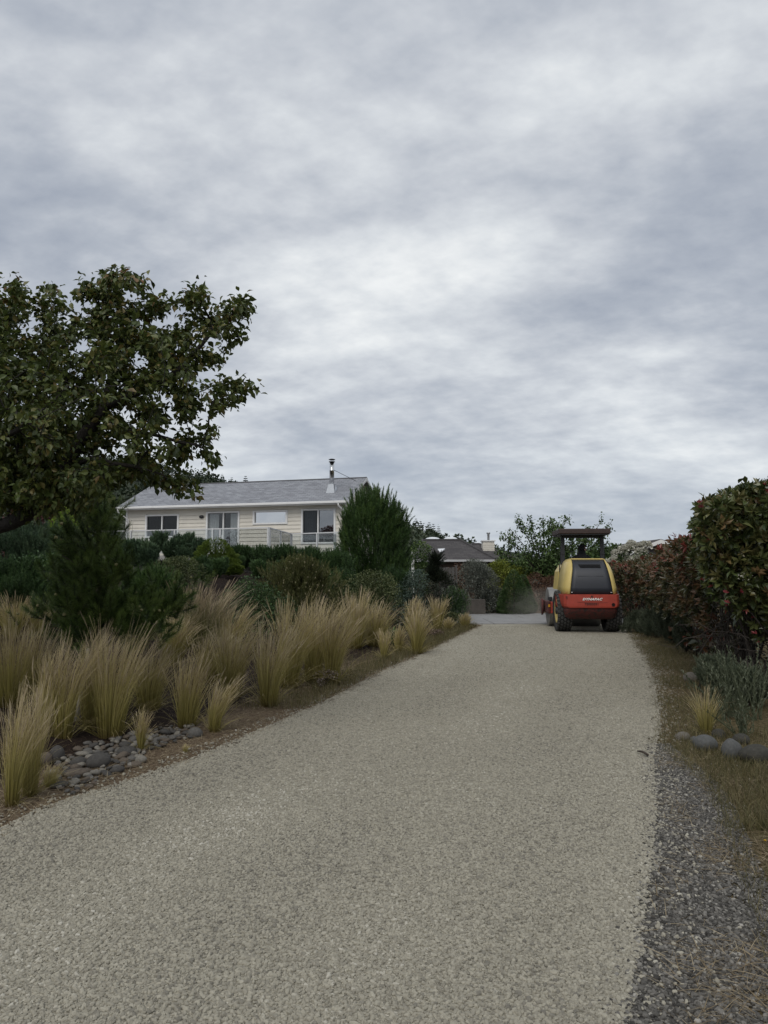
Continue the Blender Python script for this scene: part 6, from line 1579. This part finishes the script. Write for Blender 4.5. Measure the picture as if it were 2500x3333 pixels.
# head turned to the right: face features and the hood round it
hc = np.array([.045, .13, .765]); fdir = np.array([.95, -.16, -.24]); fdir /= np.linalg.norm(fdir); fs_ = np.cross(fdir, [0, 0, 1]); fs_ /= np.linalg.norm(fs_); fu = np.cross(fs_, fdir)
FR = np.stack([fs_, fdir, fu], 1)
face = Geo()
V = ICO3[0] * [.074, .098, .118]
V[:, 1] += np.where(V[:, 1] > 0, .030 * np.exp(-((V[:, 0] / .016) ** 2) - ((V[:, 2] + .012) / .030) ** 2), 0)          # nose
V[:, 1] += np.where(V[:, 1] > 0, .008 * np.exp(-((V[:, 0] / .03) ** 2) - ((V[:, 2] + .062) / .012) ** 2), 0)            # lips
V[:, 1] -= np.where(V[:, 1] > 0, .012 * np.exp(-(((np.abs(V[:, 0]) - .032) / .016) ** 2) - ((V[:, 2] - .012) / .014) ** 2), 0)   # eye sockets
face.add(V @ FR.T + hc, ICO3[1], ICO3[2]); hd_o = face.obj('head', SKIN, man, smooth=True)
for s in (-1, 1):
    Geo().inst(ICO2, (np.array([[s * .031, .082, .012]]) @ FR.T) + hc, FR[None], np.array([[.012, .010, .008]])).obj('eye', DECK_, hd_o, smooth=True)
    Geo().inst(ICO2, (np.array([[s * .075, .0, -.005]]) @ FR.T) + hc, FR[None], np.array([[.010, .022, .032]])).obj('ear', SKIN, hd_o, smooth=True)
Geo().inst(ICO2, (np.array([[0, .094, -.064]]) @ FR.T) + hc, FR[None], np.array([[.024, .007, .007]])).obj('mouth', plain('lips', (.26, .11, .09), .5, .1), hd_o, smooth=True)
V = ICO3[0].copy(); keep = [f for f in ICO3[1].reshape(-1, 3) if V[f, 1].mean() < .32 or V[f, 2].mean() > .78]
rr_ = 1 + .10 * np.clip(-V[:, 1], 0, 1) * np.clip(V[:, 2] + .2, 0, 1)
V = V * [.116, .138, .142] * rr_[:, None]; V[:, 1] += .035 * np.clip((V[:, 1] - .02) / .08, 0, 1); V[:, 2] += .008
Geo().faces(V @ FR.T + hc, [tuple(f) for f in keep]).obj('hood', HOOD, man, smooth=True, solid=.012)
g = Geo(); g.tube([(0, .04, .44), (0, .06, .53), (.01, .085, .60), (.02, .105, .67), (.025, .11, .72)], [.20, .175, .135, .118, .108], 16); g.obj('cowl', HOOD, man, smooth=True)
Geo().tube([hc + FR @ np.array([-.105, .02, -.02]), hc + FR @ np.array([-.118, -.03, .04]), hc + FR @ np.array([-.105, -.05, .09])], .012, 6).obj('ear_defender_strap', plain('yellow strap', (.55, .42, .03), .6, .05), man)

# ================================================================= DUST behind the drum
def dust(u, v, D, sx, sy, sz, dens):
    m = bpy.data.materials.new('airborne dust'); m.use_nodes = True; nt = m.node_tree; nt.nodes.clear()
    out = nd(nt, 'ShaderNodeOutputMaterial'); pv = nd(nt, 'ShaderNodeVolumePrincipled'); pv.inputs['Color'].default_value = (.80, .76, .68, 1)
    tcd = nd(nt, 'ShaderNodeTexCoord'); ln = nd(nt, 'ShaderNodeVectorMath', operation='LENGTH'); nt.links.new(tcd.outputs['Object'], ln.inputs[0])
    r = ramp_node(nt, [(0, (1, 1, 1)), (.45, (.45, .45, .45)), (1, (0, 0, 0))]); nt.links.new(ln.outputs['Value'], r.inputs[0])
    n = noise_node(nt, 1.6, 4, .6); r2 = ramp_node(nt, [(.35, (0, 0, 0)), (.7, (1, 1, 1))]); nt.links.new(n.outputs[0], r2.inputs[0])
    a = nd(nt, 'ShaderNodeMath', operation='MULTIPLY'); nt.links.new(r.outputs[0], a.inputs[0]); nt.links.new(r2.outputs[0], a.inputs[1])
    b = nd(nt, 'ShaderNodeMath', operation='MULTIPLY'); nt.links.new(a.outputs[0], b.inputs[0]); b.inputs[1].default_value = dens
    nt.links.new(b.outputs[0], pv.inputs['Density']); nt.links.new(pv.outputs[0], out.inputs['Volume'])
    g = Geo(); g.add(ICO2[0], ICO2[1], ICO2[2]); o = g.obj('dust_cloud', m); p = at(u, v, D); o.location = (p[0], p[1], max(p[2], sz * .75)); o.scale = (sx, sy, sz)
    tag(o, 'pale dust drifting beside the front drum of the roller', 'dust', kind='stuff')
dust(1772, 2000, 24.0, 1.35, 1.0, .8, .95)
